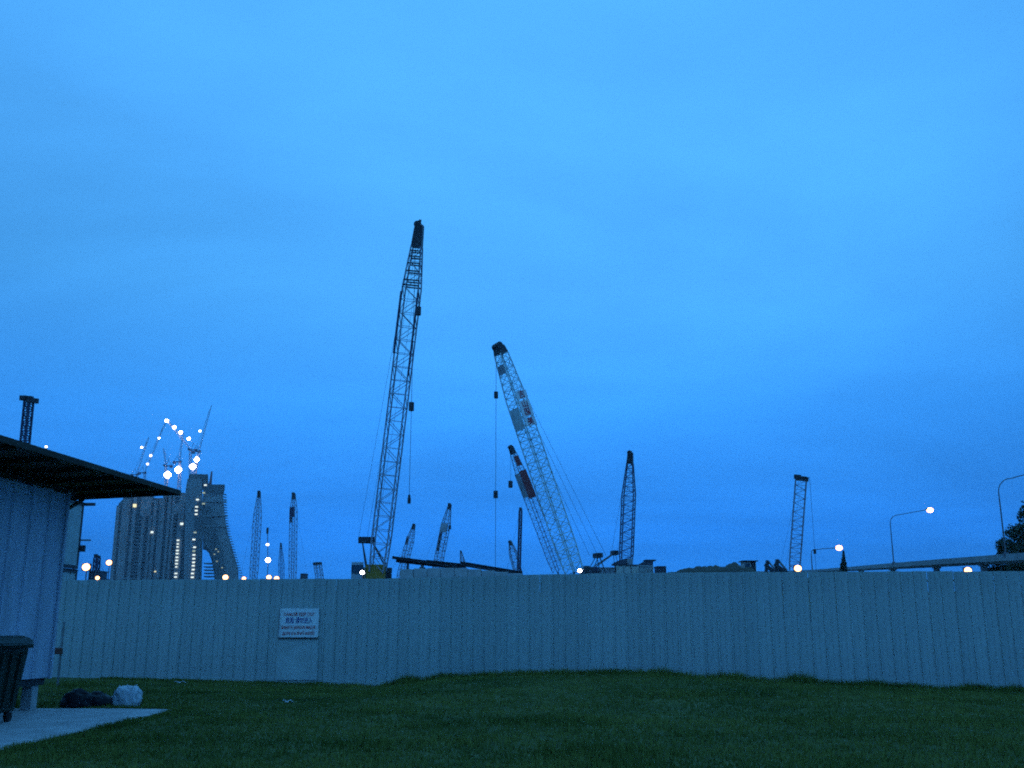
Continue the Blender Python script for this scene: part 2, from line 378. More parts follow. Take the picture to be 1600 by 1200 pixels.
for y in (HY0 + .5, 13.4, 16.3, HY1 - .25):
    for x in (WX - .18, WX - 3.9):
        z0 = .05 if x > -10.2 else 0
        MB().box((x, y, (HB - .13 + z0) / 2), (.20, .20, HB - .13 - z0)).build('leg', M_slab, hut)
# roof: sheets on purlins and rafters
RX0, RX1, RY0, RY1 = -13.4, -7.22, 9.6, 21.5
def rzf(x): return 4.40 + (x - RX1) * .025
nsh = 13; wv = (RY1 - RY0) / nsh
for i in range(nsh):
    m = MB(); y0 = RY0 + i * wv; pr = []
    for j in range(6):
        q = y0 + wv * j / 6; pr += [(q + .01, 0), (q + wv * .30 / 6, .03), (q + wv * .55 / 6, .03), (q + wv * .80 / 6, 0)]
    pr = [(y, h) for y, h in pr] + [(y0 + wv - .002, 0)]
    pr = pr + [(pr[-1][0], -.015), (pr[0][0], -.015)]
    m.prism([(RX0, y, rzf(RX0) + h) for y, h in pr], (RX1 - RX0, 0, rzf(RX1) - rzf(RX0))); m.build('roof_sheet', M_roof, hut)
for i in range(11):
    y = RY0 + .2 + i * (RY1 - RY0 - .4) / 10
    m = MB(); pr = [(RX0 + .1, rzf(RX0 + .1) - .02), (RX1 - .1, rzf(RX1 - .1) - .02), (RX1 - .1, rzf(RX1) - .11), (RX0 + .1, rzf(RX0) - .16)]
    m.prism([(x, y - .03, z) for x, z in pr], (0, .06, 0)); m.build('rafter', M_timber, hut)
MB().box((RX1 + .01, (RY0 + RY1) / 2, 4.37), (.03, RY1 - RY0 + .02, .10)).build('fascia', M_timber, hut)
m = MB(); m.prism([(RX0, RY1 + .005, rzf(RX0) - .07), (RX1, RY1 + .005, 4.32), (RX1, RY1 + .005, 4.42), (RX0, RY1 + .005, rzf(RX0) + .03)], (0, .03, 0)); m.build('fascia', M_timber, hut)
MB().box((WX - .05, 15, HT + .03), (.1, 9.4, .12)).build('wall_plate', M_timber, hut)
for y in (HY1 + 1.7, ):
    MB().bar((WX - .6, y, 4.20), (WX - .6, HY1, 3.4), .04).build('roof_strut', M_timber, hut)

# the hut stands a little askew to the lawn: turn it about the far corner of its eaves
th = R(-5.7); pvt = Vector((RX1, RY1, 0)); hut.location = pvt + Matrix.Rotation(th, 3, 'Z') @ (hut.location - pvt); hut.rotation_euler.z = th
# wheeled bin
bx, by = -8.30, 16.55
wb = empty('wheeled_bin', (bx, by, .08), 'large dark green wheeled rubbish bin beside the hut wall', 'bin')
body = MB(); x0, x1, y0, y1 = bx - .27, bx + .25, by - .60, by + .60
lo = [(x0 + .04, y0 + .10, .24), (x1 - .09, y0 + .10, .24), (x1 - .09, y1 - .10, .24), (x0 + .04, y1 - .10, .24)]; hi = [(x0, y0, 1.26), (x1, y0, 1.26), (x1, y1, 1.26), (x0, y1, 1.26)]
body.add(lo + hi, [(3, 2, 1, 0), (4, 5, 6, 7), (0, 1, 5, 4), (1, 2, 6, 5), (2, 3, 7, 6), (3, 0, 4, 7)]); bevel(body.build('body', M_bin, wb), .05, 3)
for k in range(3):
    yy = y0 + .3 + k * .3; MB().bar((x1 - .07, yy, .34), (x1 + .012, yy, 1.18), .03).build('rib', M_bin, wb)
bevel(MB().box((bx - .01, by, 1.28), (.60, 1.30, .08)).build('rim', M_bin, wb), .02)
lid = MB(); pr = []
for j in range(9):
    a = math.pi * j / 8; pr.append((bx - .01 - .29 * math.cos(a), 1.325 + .12 * math.sin(a)))
lid.prism([(x, by - .64, z) for x, z in pr], (0, 1.28, 0)); lid.build('lid', M_bin, wb)
MB().bar((x1 + .08, by - .5, 1.30), (x1 + .08, by + .5, 1.30), .02, 8).build('handle', M_bin, wb)
for ax in (x0 + .12, x1 - .17):
    for ay in (y0 + .17, y1 - .17):
        MB().bar((ax - .03, ay, .175), (ax + .03, ay, .175), .095, 14).build('wheel', M_rubber, wb)
        MB().box((ax, ay, .25), (.09, .06, .05)).build('caster_fork', M_grey, wb)

wb.location.z -= .03
def bag(name, c, rx, ry, rz_, m, label, seed, ears=False):
    bm = bmesh.new(); bmesh.ops.create_icosphere(bm, subdivisions=4, radius=1)
    for v in bm.verts:
        p = v.co.copy(); n1 = mnoise.noise(p * 1.6 + Vector((seed, 0, 0))); n2 = mnoise.ridged_multi_fractal(p * 3.2 + Vector((0, seed, 0)), 1, 2, 3, 1, 2)
        f = (1 + .22 * n1 + .09 * (n2 - 1)) * (1 + (.16 if ears else 0) * (abs(p.x) ** 4 + abs(p.y) ** 4 + abs(p.z) ** 4 < .55))
        v.co = Vector((p.x * rx * f, p.y * ry * f, max(-.72, p.z * f) * rz_))
        if p.z > .8 and not ears: v.co.z += (p.z - .8) * rz_ * 1.1; v.co.x *= .75; v.co.y *= .75
    zmin = min(v.co.z for v in bm.verts)
    for v in bm.verts: v.co.z -= zmin
    r = empty(name, c, label, 'rubbish bag'); me = bpy.data.meshes.new('bag_body'); bm.to_mesh(me); bm.free(); me.materials.append(m)
    me.polygons.foreach_set('use_smooth', [True] * len(me.polygons)); o = bpy.data.objects.new('bag_body', me); C.objects.link(o); o.parent = r
    top = Vector(c) + Vector((.08 if ears else 0, 0, rz_ * (1.62 if ears else 1.75)))
    for s in (-1, 1):
        e_ = MB(); e_.bar(top + Vector((s * .01, 0, -.10)), top + Vector((s * .05, 0, .0)), .012, 6, .03); e_.bar(top + Vector((s * .05, 0, 0)), top + Vector((s * .10, .01, .05 if ears else .02)), .03, 6, .008)
        e_.build('tied_end', m, r)
    return r
def G(px, py):
    """point on the ground sheet seen at pixel px, py"""
    u = (px - 800) / FPX; v = (600 - py) / FPX; d = Vector((u, CT - v * ST, ST + v * CT)); Y = -EYE / d.z * d.y
    for _ in range(6):
        x = d.x / d.y * Y; Y = (gz(x, Y) - EYE) / d.z * d.y
    return Vector((d.x / d.y * Y, Y, gz(d.x / d.y * Y, Y)))
a = G(106, 1111); a.y += .35; a.z = gz(a.x, a.y); bag('rubbish_bag', a, .32, .25, .20, M_bagb, 'slumped black rubbish bag lying between the hut leg and another black bag', 3)
a = G(140, 1109); a.y += .3; a.z = gz(a.x, a.y); bag('rubbish_bag', a, .30, .24, .165, M_bagb, 'flat black rubbish bag lying next to the white carrier bag', 8)
a = G(189, 1107); a.y += .25; a.z = gz(a.x, a.y); bag('carrier_bag', a, .26, .22, .235, M_bagw, 'full white plastic carrier bag standing at the apron edge', 5, True)
# litter
def scrap(px, py, w, label):
    a = G(px, py); m = MB(); n = 6
    for i in range(n + 1):
        for s in (0, 1):
            m.v.append(Vector((a.x + (i / n - .5) * w, a.y + (s - .5) * w * .45 + .05 * math.sin(i * 2.1), a.z + .05 + .025 * math.sin(i * 1.7 + s * 1.3))))
    m.f = [(2 * i, 2 * i + 2, 2 * i + 3, 2 * i + 1) for i in range(n)]
    o = m.build('litter', M_bagw, None, True); md = o.modifiers.new('s', 'SOLIDIFY'); md.thickness = .006
    return tag(o, label, 'litter')
scrap(450, 1099, .22, 'small crumpled white litter lying out on the lawn')
scrap(282, 1068, .34, 'pale strip of litter lying at the hoarding foot')
# stub post with brown box by the hut corner
pp = G(90, 1072); ut = empty('tap_post', pp, 'thin grey post with small brown box next to the hut corner', 'post')
MB().bar(pp + Vector((0, 0, -.1)), pp + Vector((0, 0, 1.72)), .03, 8).build('stake', M_grey, ut)
zz = P(84, 1017, pp.y).z
bevel(MB().box((pp.x - .06, pp.y - .08, zz), (.24, .12, .17)).build('box', M_brown, ut), .012)

# ------------------------------------------------------------------ lights on poles
def flood(px, py, Y, r, m, label, group=None, z0=None, name='floodlight_pole', cat='floodlight'):
    p = P(px, py, Y); zg = gz(p.x, p.y) if z0 is None else z0
    e_ = empty(name, (p.x, p.y, zg), label, cat, group)
    MB().bar((p.x, p.y + r * .7, zg - .05), (p.x, p.y + r * .7, p.z), max(.05, r * .16), 8).build('pole', M_pole, e_)
    MB().box((p.x, p.y + r * .55, p.z), (r * 2.1, r * .7, r * 1.7)).build('housing', M_dark, e_)
    MB().ball((p.x, p.y + r * .2, p.z), r, r * .5, r * .86).build('lens', m, e_, True)
    return e_

# ------------------------------------------------------------------ cranes
def crane(label, base, tip, w, col, name='crawler_crane', group=None, taper=.8, roll=.25, panels=18, chord=.085, lace=.04, headw=.42,
          hook=None, gantry=None, heading=None, house=True, rungs=(), head_len=.045, signs=None, bands=(), second_rope=None, housecol=None, zg=None, head='taper', pend=2, footw=.85, hs=1.0, headk=1.0, cabside=1, antenna=False, bars=(), hdim=(5.0, 2.6, 0)):
    B, T = Vector(base), Vector(tip); A = T - B; L = A.length; a = A.normalized()
    zg = gz(B.x, B.y) if zg is None else zg
    root = empty(name, (B.x, B.y, zg), label, 'crane', group)
    s0 = a.cross(Vector((0, 1, 0))).normalized(); n0 = s0.cross(a).normalized()
    if s0.x < 0: s0 = -s0
    if n0.y > 0: n0 = -n0                               # n0 towards the photograph side
    s = s0 * math.cos(roll) + n0 * math.sin(roll); n = n0 * math.cos(roll) - s0 * math.sin(roll)
    def hw(t):
        if head == 'wide': return w / 2 * interp(t, [0, .08, 1], [footw, 1, 1])
        return w / 2 * interp(t, [0, .10, taper, 1], [footw, 1, 1, headw])
    def pt(t, i, j): return B + A * t + s * hw(t) * i + n * hw(t) * j
    tl = 1 - head_len; ts = sorted(set([0, .10, taper, tl]))
    for i in (-1, 1):
        for j in (-1, 1):
            m = MB(); m.tube([pt(t, i, j) for t in ts], chord, 6); m.build('boom_chord', col, root)
    m = MB(); T_ = [tl * k / panels for k in range(panels + 1)]
    for k in range(panels):
        t0, t1 = T_[k], T_[k + 1]; q = 1 if k % 2 else -1
        for f in (-1, 1):
            m.bar(pt(t0, -q, f), pt(t1, q, f), lace, 3); m.bar(pt(t0, f, q), pt(t1, f, -q), lace, 3)
            m.bar(pt(t1, -1, f), pt(t1, 1, f), lace * .9, 3); m.bar(pt(t1, f, -1), pt(t1, f, 1), lace * .9, 3)
    tag(m.build('lacing', col, root), kind='stuff')
    for t in rungs:
        for j in (-1.05, 1.05): MB().bar(pt(t, -1.05, j), pt(t, 1.05, j), lace * 2.0, 4).build('rung', M_dark, root)
    # head
    h0 = hw(tl); m = MB()
    if head == 'wide':
        Mx = Matrix((s, n, a)).transposed()
        m.box(B + A * (1 - head_len * .5), (w * 1.04, w * .9, L * head_len), M=Mx)
        m.build('boom_head', M_dark, root)
        for i in (-1, 1):
            c = T + s * w * .36 * headk * i - a * (.02 * L + .12 * i)
            MB().box(c, (w * .62 * headk, w * .8 * headk, w * .42 * headk), M=Mx).build('sheave_block', M_dark, root)
    else:
        q0 = [pt(tl, -1.08, -1.08), pt(tl, 1.08, -1.08), pt(tl, 1.08, 1.08), pt(tl, -1.08, 1.08)]; q1 = [B + A * 1.0 + s * h0 * i * .85 + n * h0 * j * .85 for i, j in ((-1, -1), (1, -1), (1, 1), (-1, 1))]
        m.add(q0 + q1, [(3, 2, 1, 0), (4, 5, 6, 7), (0, 1, 5, 4), (1, 2, 6, 5), (2, 3, 7, 6), (3, 0, 4, 7)]); m.build('boom_head', M_dark, root)
        MB().bar(T - s * h0 * .3 - n * h0, T - s * h0 * .3 + n * h0, h0 * .75, 10).build('sheave', M_dark, root)
        if antenna: MB().bar(T, T + a * w * .35, h0 * .3, 6).build('tip_light_bracket', M_dark, root)
    for (t0, t1, mm, i) in bands:                       # painted or boarded panels on the boom faces
        Mx = Matrix((s, n, a)).transposed(); tc_ = (t0 + t1) / 2; o_ = hw(tc_) + chord * .9
        if i == 'n': MB().box(B + A * tc_ + n * o_, (hw(tc_) * 1.9, .03, (t1 - t0) * L), M=Mx).build('boom_board', mm, root)
        else: MB().box(B + A * tc_ + s * o_ * i, (.03, hw(tc_) * 1.9, (t1 - t0) * L), M=Mx).build('boom_board', mm, root)
    if signs:
        Mx = Matrix((s, n, a)).transposed()
        for t_, ch in signs:
            o_ = hw(t_) + chord + .05; c = B + A * t_ + s * (hw(t_) * .15) + n * o_
            MB().box(c, (w * .95, .03, w * .58), M=Mx).build('letter_board', M_white, root)
            c2 = c + n * .028
            M4 = Matrix.Identity(4); zx = n; xx = s; yy = a
            for r_ in range(3): M4[r_][0] = xx[r_]; M4[r_][1] = yy[r_]; M4[r_][2] = zx[r_]
            if M4.to_3x3().determinant() < 0:
                for r_ in range(3): M4[r_][0] = -M4[r_][0]
            text_part(ch, w * .56, c2, 0, M_red, root, M=M4, depth=.01)
    # pendants
    if gantry is None: g_ = Vector((B.x - A.x / max(.1, abs(A.x)) * 4.2 * hs, B.y + 1.5, zg + 4.2 * hs))
    else: g_ = Vector(gantry)
    for k in range(pend):
        q = (k - (pend - 1) / 2) * w * .55
        MB().bar(g_ + Vector((q, 0, 0)), T - a * w * .4 + s * q * .6, max(.014, chord * .2), 4).build('pendant_rope', M_rope, root)
    hc = housecol or col
    if house:
        hd = math.atan2(B.y - g_.y, B.x - g_.x) if heading is None else heading
        f_ = Vector((math.cos(hd), math.sin(hd), 0)); l_ = Vector((-f_.y, f_.x, 0)); H = Vector((B.x, B.y, zg)) - f_ * 1.6 * hs; Z = Vector((0, 0, hs))
        for k in (-1, 1):
            m = MB(); pr = []
            for j in range(16):
                an = 2 * math.pi * j / 16; pr.append(H + (l_ * (k * 1.9 - .4) + f_ * (2.5 * (1 if math.cos(an) > 0 else -1) + .5 * math.cos(an))) * hs + Z * (.52 + .52 * math.sin(an)))
            m.prism(pr, l_ * .8 * hs); m.build('crawler_track', M_rubber, root)
        MB().box(H + Z * .85, (2.4 * hs, 3.2 * hs, .5 * hs), hd).build('undercarriage', M_dark, root)
        hl, hwid, hoff = hdim
        bevel(MB().box(H - f_ * .6 * hs + l_ * hoff + Z * 2.05, (hl * hs, hwid * hs, 1.75 * hs), hd).build('machinery_house', hc, root), .06)
        for k in range(3):
            bevel(MB().box(H - f_ * 3.5 * hs + Z * (1.55 + k * .56), (1.0 * hs, 3.0 * hs, .52 * hs), hd).build('counterweight', M_dark, root), .04)
        cb = H + f_ * 1.4 * hs + l_ * 1.75 * cabside * hs + Z * 2.15; c_ = bevel(MB().box(cb, (1.7 * hs, 1.0 * hs, 1.9 * hs), hd, taper=(.85, 1)).build('cab', M_board_g, root), .05)
        MB().box(cb + f_ * .1 + Z * .35, (1.6 * hs, 1.03 * hs, .7 * hs), hd).build('cab_window', M_glass, c_)
        for k in (-1, 1):
            m = MB(); m.bar(H + (-f_ * 2.6 + l_ * k * .9) * hs + Z * 2.9, g_ + l_ * k * .4 * hs, .07 * hs); m.bar(H + (f_ * .4 + l_ * k * .9) * hs + Z * 2.9, g_ + l_ * k * .4 * hs, .05 * hs); m.build('gantry_leg', M_dark, root)
        MB().box(g_, (.7 * hs, 1.5 * hs, .55 * hs), hd).build('gantry_head', M_dark, root)
        MB().bar(H + f_ * 1.6 * hs + Z * 1.4, B, .16 * hs).build('boom_foot', M_dark, root)
    for (t0, t1, i, j, rr) in bars: MB().bar(pt(t0, i * 1.05, j * 1.05), pt(t1, i * 1.05, j * 1.05), rr, 6).build('pendant_bar', C_dk, root)
    if hook:
        (hx, hy, blocks) = hook                        # rope plumb below the head down to pixel row hy
        top = T - a * L * .01
        for (ox, yb, blk) in blocks:
            tp = Vector((top.x + ox, top.y - .2, top.z)); zbm = P(800, yb, top.y).z
            MB().bar(tp, (tp.x, tp.y, zbm), max(.028, chord * .36), 4).build('hoist_rope', M_rope, root)
            for (yk, rr) in blk:
                zk = P(800, yk, top.y).z; MB().bar((tp.x, tp.y, zk - rr * 1.6), (tp.x, tp.y, zk + rr * 1.6), rr, 8).build('hook_block', M_dark, root)
    return root

C_main = mat('crane_grey_paint', (.31, .32, .38), .5, .25, .6)
C_pale = mat('crane_pale_green_paint', (.52, .62, .62), .5, .2, .6)
C_dk2 = mat('crane_dusty_blue_paint', (.09, .10, .17), .5, .25, .6)
C_dk = mat('crane_dark_blue_paint', (.045, .05, .10), .5, .25, .6)
C_far = mat('crane_weathered_grey', (.27, .26, .31), .55, .25, .6)
C_redw = mat('crane_red_paint', (.20, .035, .035), .55, .2, .8)
M_board_g = mat('boom_grey_board', (.33, .36, .38), .6, .2, .8)
M_board_w = mat('boom_white_board', (.42, .42, .44), .6, .15, .8)

# tall crane
crane('tallest lattice crane with yellow machinery house and ladder-like tapered tip', P(590, 893, 100), P(655.5, 352, 94), 1.62, C_main, taper=.815, roll=.07, panels=24,
      chord=.082, lace=.042, headw=.40, head_len=.065, housecol=M_yellow, gantry=P(573, 844, 103), heading=R(-80), hdim=(5.0, 1.7, -.2), cabside=-1, hs=1.14, antenna=True, bars=((.62, .80, -1, 1, .13), (.56, .80, 1, 1, .11)),
      rungs=(.82, .835, .862, .885, .905, .922),
      hook=(0, 0, [(.15, 487, [(487, .26)]), (-.32, 783, [(636, .26), (777, .12), (783, .16)])]), pend=3)
# pale lettered crane
crane('pale lattice crane leaning over with red characters on white boards', P(897, 893, 90), P(779, 541, 88), 1.36, C_pale, taper=.76, roll=-.62, panels=30, chord=.062, lace=.037, headw=.62, head_len=.035,
      gantry=P(934, 868, 92), heading=R(-160), hs=.75, signs=[(.768, '吉'), (.725, '山'), (.69, '国'), (.648, '美')], bands=((.625, .72, C_pale, -1), (.875, .915, M_board_g, -1)),
      hook=(0, 0, [(-.28, 885, [(618, .19), (773, .2)])]), pend=3)
crane('red and white boomed crane partly hidden behind the pale lettered crane', P(872, 893, 150), P(798, 698, 148), 1.35, C_far, taper=.72, roll=-.5, panels=24, chord=.06, lace=.03, headw=.38, head_len=.06,
      bands=((.58, .80, C_redw, 'n'), (.60, .79, M_board_g, -1), (.84, .92, C_redw, 'n')), hook=(0, 0, [(-.1, 757, [(757, .32)])]), pend=1)
crane('dark upright lattice crane with pointed top standing among containers', P(978, 884, 125), P(985, 707, 122), 1.45, C_dk2, taper=.62, roll=.3, panels=22, chord=.075, lace=.038, headw=.32, head_len=.10,
      gantry=P(960, 864, 128), heading=R(10), housecol=C_dk, pend=2)
crane('slim lattice crane with wide double-block head near the flyover', P(1241, 892, 145), P(1252, 744, 143), 1.5, C_far, head='wide', roll=.2, panels=20, chord=.06, lace=.03, head_len=.05,
      gantry=P(1221, 894, 149), heading=R(15), hook=(0, 0, [(1.15, 890, [(862, .2)])]), pend=2)
crane('dark crane boom with wide head rising behind the hut roof', P(20, 885, 105), P(46, 619, 103), .62, C_dk, head='wide', roll=.25, panels=34, chord=.13, lace=.07, head_len=.02, headk=2.0, gantry=P(22, 850, 108), heading=R(10), pend=2)
crane('tall thin far crane beside the hotel towers', P(396, 905, 250), P(405, 768, 248), 1.45, C_far, taper=.72, roll=.3, panels=24, chord=.09, lace=.05, headw=.3, head_len=.07, pend=1)
crane('far lattice crane with boarded upper boom and dark top', P(457, 905, 255), P(459, 771, 253), 1.4, C_far, taper=.80, roll=.3, panels=24, chord=.085, lace=.045, headw=.35, head_len=.07, bands=((.66, .80, C_dk, -1), (.72, .84, C_dk, 'n')), pend=1)
crane('short far crane with dark pointed tip between two taller far cranes', P(440, 908, 380), P(439, 849, 379), 1.5, C_dk2, taper=.5, roll=.3, panels=10, chord=.10, lace=.06, headw=.2, head_len=.12, pend=1)
crane('stubby far twin-topped crane beside the yellow crane house', P(500, 908, 330), P(496, 880, 330), 1.9, C_far, head='wide', panels=6, chord=.13, lace=.06, head_len=.1, pend=1)
crane('faint leaning far crane behind the left end of the steel beams', P(625, 905, 240), P(647, 820, 238), 1.45, C_far, taper=.7, roll=.3, panels=16, chord=.08, lace=.045, headw=.3, head_len=.08, bands=((.62, .78, C_dk, -1),), pend=1)
crane('leaning far crane with dark boom top behind the steel beams', P(680, 903, 200), P(703, 788, 198), 1.4, C_far, taper=.72, roll=.3, panels=20, chord=.075, lace=.04, headw=.3, head_len=.07, bands=((.35, .62, C_dk, -1), (.62, .74, M_board_g, 'n')), hook=(0, 0, [(.1, 826, [(824, .25)])]), pend=1)
crane('thin dark upright piling mast behind the end of the steel beams', P(810.5, 902, 170), P(813.5, 793, 170), .42, C_dk, name='piling_rig', head='wide', panels=20, chord=.10, lace=.05, head_len=.04, pend=1, hs=.6)
crane('small far crane leaning against the piling mast outline', P(812, 905, 260), P(797, 846, 258), 1.7, C_far, taper=.7, panels=10, chord=.11, lace=.06, headw=.3, head_len=.1, pend=1)
crane('tiny far crane tip standing above the steel beams', P(727, 903, 330), P(720, 861, 330), 1.2, C_far, taper=.6, panels=8, chord=.12, lace=.06, headw=.3, head_len=.1, pend=1)

# ------------------------------------------------------------------ precast blocks with steel beams on top
YB = 62; wl0 = P(625, 890, YB); wl1 = P(816, 897, YB); nb = 9; zg_ = gz(wl0.x, YB)
pb_ = empty('precast_wall', ((wl0.x + wl1.x) / 2, YB, zg_), 'low pale wall of precast concrete blocks carrying the steel beams', 'wall')
for i in range(nb):
    xa, xb = lerp(wl0.x, wl1.x, i / nb), lerp(wl0.x, wl1.x, (i + 1) / nb); px_ = lerp(625, 816, (i + .5) / nb)
    zt = P(px_, interp(px_, [625, 640, 690, 730, 770, 816], [891, 888.5, 887, 888, 892, 897]), YB).z; rows_ = 3
    for r_ in range(rows_):
        z0, z1 = lerp(zg_ - .05, zt, r_ / rows_), lerp(zg_ - .05, zt, (r_ + 1) / rows_)
        bevel(MB().box(((xa + xb) / 2, YB + .5 + random.uniform(-.03, .03), (z0 + z1) / 2), (xb - xa - .02, 1.1, z1 - z0 - .015)).build('block', M_conc, pb_), .03)
def ibeam(p, q, h, w_, label):
    p, q = Vector(p), Vector(q); a = (q - p).normalized(); sd_ = Vector((0, 1, 0)); up = sd_.cross(a).normalized()
    if up.z < 0: up = -up
    Mx = Matrix((a, sd_, up)).transposed(); c = (p + q) / 2; L = (q - p).length
    e_ = empty('steel_beam', tuple(c), label, 'beam')
    MB().box(c + up * h * .45, (L, w_, h * .1), M=Mx).build('top_flange', M_dark, e_); MB().box(c - up * h * .45, (L, w_, h * .1), M=Mx).build('bottom_flange', M_dark, e_); MB().box(c, (L, w_ * .2, h * .8), M=Mx).build('web', M_dark, e_)
    return e_
ibeam(P(613, 871, 62.1), P(700, 882.5, 62.1), .17, .3, 'thin dark steel beam jutting beyond the left end of the others')
ibeam(P(619, 875, 62.5), P(720, 886.5, 62.5), .27, .35, 'thick dark steel beam resting on two props above the blocks')
ibeam(P(666, 878, 62.8), P(728, 884.5, 62.8), .25, .3, 'short dark steel beam lying across the middle of the others')
ibeam(P(719, 880.5, 62.4), P(816, 896.5, 62.4), .27, .35, 'long dark steel beam sloping down to the right block end')
for px_, y0, y1, lab in ((637.5, 879, 890, 'narrow dark prop under the thick steel beam'), (660, 881, 888, 'wider pale prop under the thick steel beam')):
    p0, p1 = P(px_, y0 - 1, 62.5), P(px_, y1, 62.5)
    pr_ = empty('prop', (p0.x, 62.5, p1.z), lab, 'prop'); ww = .13 if px_ < 650 else .2
    MB().box((p0.x, 62.5, (p0.z + p1.z) / 2), (ww, .2, p0.z - p1.z)).build('column', M_dark if px_ < 650 else M_conc, pr_)
    MB().box((p0.x, 62.5, p1.z + .02), (ww * 1.8, .3, .05)).build('base_plate', M_dark, pr_); MB().box((p0.x, 62.5, p0.z - .02), (ww * 1.6, .28, .04)).build('head_plate', M_dark, pr_)

# ------------------------------------------------------------------ containers round the dark crane
M_ct = [mat('container_pale', (.40, .40, .37), .6, .15, .8), mat('container_cream', (.46, .45, .38), .6, .15, .8), mat('container_grey', (.28, .29, .30), .6, .15, .8), mat('container_dark', (.06, .06, .08), .6, .2, .8)]
def container(px0, px1, pyt, Y, m, label, dark_roof=False):
    a, b_ = P(px0, pyt, Y), P(px1, pyt, Y); z0 = gz((a.x + b_.x) / 2, Y); zt = a.z; w_ = b_.x - a.x; c = (a.x + b_.x) / 2
    e_ = empty('site_container', (c, Y, z0), label, 'container')
    n = max(4, int(w_ / .28)); pr = []
    for i in range(n):
        x = a.x + w_ * i / n; q = w_ / n; pr += [(x, 0), (x + q * .3, .04), (x + q * .5, .04), (x + q * .8, 0)]
    pr += [(b_.x, 0), (b_.x, 2.4), (a.x, 2.4)]
    mm = MB(); mm.prism([(x, Y + y, z0) for x, y in pr], (0, 0, zt - z0)); mm.build('body', m, e_)
    for x in (a.x, b_.x): MB().box((x, Y - .01, (z0 + zt) / 2), (.12, .12, zt - z0 + .02)).build('corner_post', m, e_)
    MB().box((c, Y + 1.2, zt + .05), (w_ + .14, 2.56, .12)).build('roof', M_dark if dark_roof else m, e_)
    for k in (.32, .68): MB().box((a.x + w_ * k, Y - .015, lerp(z0, zt, .5)), (.05, .05, (zt - z0) * .9)).build('locking_bar', M_grey, e_)
    return e_
container(938, 960, 888, 118, M_ct[2], 'small grey container left of the dark crane base')
container(964, 996, 883.5, 117, M_ct[1], 'cream container at the foot of the dark crane', True)
container(997, 1020, 885, 119, M_ct[0], 'pale container under the open cab, right of the dark crane')
container(1027, 1040, 886, 116, M_ct[3], 'dark container at the right end of the container row')
container(924, 938.5, 892, 114, M_ct[3], 'low dark container at the left end of the container row')

def plant(pts, Y, z_py, m, label, name, roof=None):
    a = P(pts[0][0], z_py, Y); e_ = empty(name, (a.x, Y, a.z), label, 'machine')
    bevel(MB().prism([P(x, y, Y) for x, y in pts], (0, 1.8, 0)).build('body', m, e_), .03)
    a = P(pts[1][0] + 1.5, pts[0][1] - 2.5, Y - .03); MB().box(tuple(a), (.12, .05, .15)).build('hatch', M_dark, e_)
    if roof:
        q0, q1 = P(roof[0], roof[2], Y), P(roof[1], roof[2], Y); MB().box(((q0.x + q1.x) / 2, Y + .9, q0.z), (q1.x - q0.x, 2.1, .12)).build('roof', M_dark, e_)
    return e_
plant([(957, 882.7), (958, 880), (966, 876), (978.5, 872.5), (978.5, 882.7)], 117.4, 882.7, M_ct[3], 'dark wedge-shaped machine resting on the cream container', 'generator_set')
plant([(979.5, 882.7), (979.5, 873), (989, 873), (989, 882.7)], 117.4, 882.7, M_ct[2], 'pale box cab resting on the cream container', 'machine_cab')
plant([(1000, 884.3), (1000, 880.5), (1008, 876.5), (1020.5, 875.8), (1020.5, 884.3)], 119.5, 884.3, M_ct[3], 'dark machine with overhanging roof resting on the pale container', 'loading_machine', (1008, 1025, 875.2))
# ------------------------------------------------------------------ spoil heap, sentry box
hp = P(1100, 890, 112); heap = MB(); nxh, nyh = 56, 14
for j in range(nyh + 1):
    for i in range(nxh + 1):
        px_ = lerp(1030, 1185, i / nxh); q = P(px_, 890, 112); y = 112 + (j / nyh - .5) * 14; z0 = gz(q.x, 112) - .1
        zt = P(px_, interp(px_, [1030, 1050, 1075, 1095, 1110, 1130, 1150, 1165, 1185], [899, 893.5, 891, 888, 885, 885.5, 883.5, 885, 899]), 112).z
        bmp = max(0, math.sin(math.pi * j / nyh)); z = z0 + (zt - z0) * bmp ** .7 + .45 * mnoise.fractal(Vector((q.x * .8, y * .8, 2)), .9, 2.1, 4) * bmp
        heap.v.append(Vector((q.x, y, z)))
heap.f = [(j * (nxh + 1) + i, j * (nxh + 1) + i + 1, (j + 1) * (nxh + 1) + i + 1, (j + 1) * (nxh + 1) + i) for j in range(nyh) for i in range(nxh)]
tag(heap.build('spoil_heap', M_earth, None, True), 'long low heap of dark spoil between containers and sentry box', 'earth heap')
sb = P(1169, 878, 122); z0 = gz(sb.x, 122); sbx = empty('sentry_box', (sb.x, 122, z0), 'pale sentry box with wide flat dark roof at the end of the spoil heap', 'cabin')
wsb = 1.45; zbb = P(1169, 897, 122).z; zr = P(1169, 878, 122).z
for k in (-1, 1):
    for l in (-1, 1): MB().bar((sb.x + k * .62, 122 + l * .62, z0 - .1), (sb.x + k * .62, 122 + l * .62, zbb), .07).build('leg', M_grey, sbx)
MB().box((sb.x, 122, zbb), (1.6, 1.6, .1)).build('floor', M_grey, sbx)
for k in (-1, 1): MB().box((sb.x + k * wsb / 2, 122, (zbb + zr) / 2), (.08, wsb, zr - zbb)).build('wall', M_ct[0], sbx)
MB().box((sb.x, 122 + wsb / 2, (zbb + zr) / 2), (wsb, .08, zr - zbb)).build('wall', M_ct[0], sbx)
fw = MB().box((sb.x - .28, 122 - wsb / 2, (zbb + zr) / 2), (.85, .08, zr - zbb)).build('wall', M_ct[0], sbx)
MB().box((sb.x - .28, 122 - wsb / 2 - .03, lerp(zbb, zr, .66)), (.6, .06, .5)).build('window', M_glass, fw)
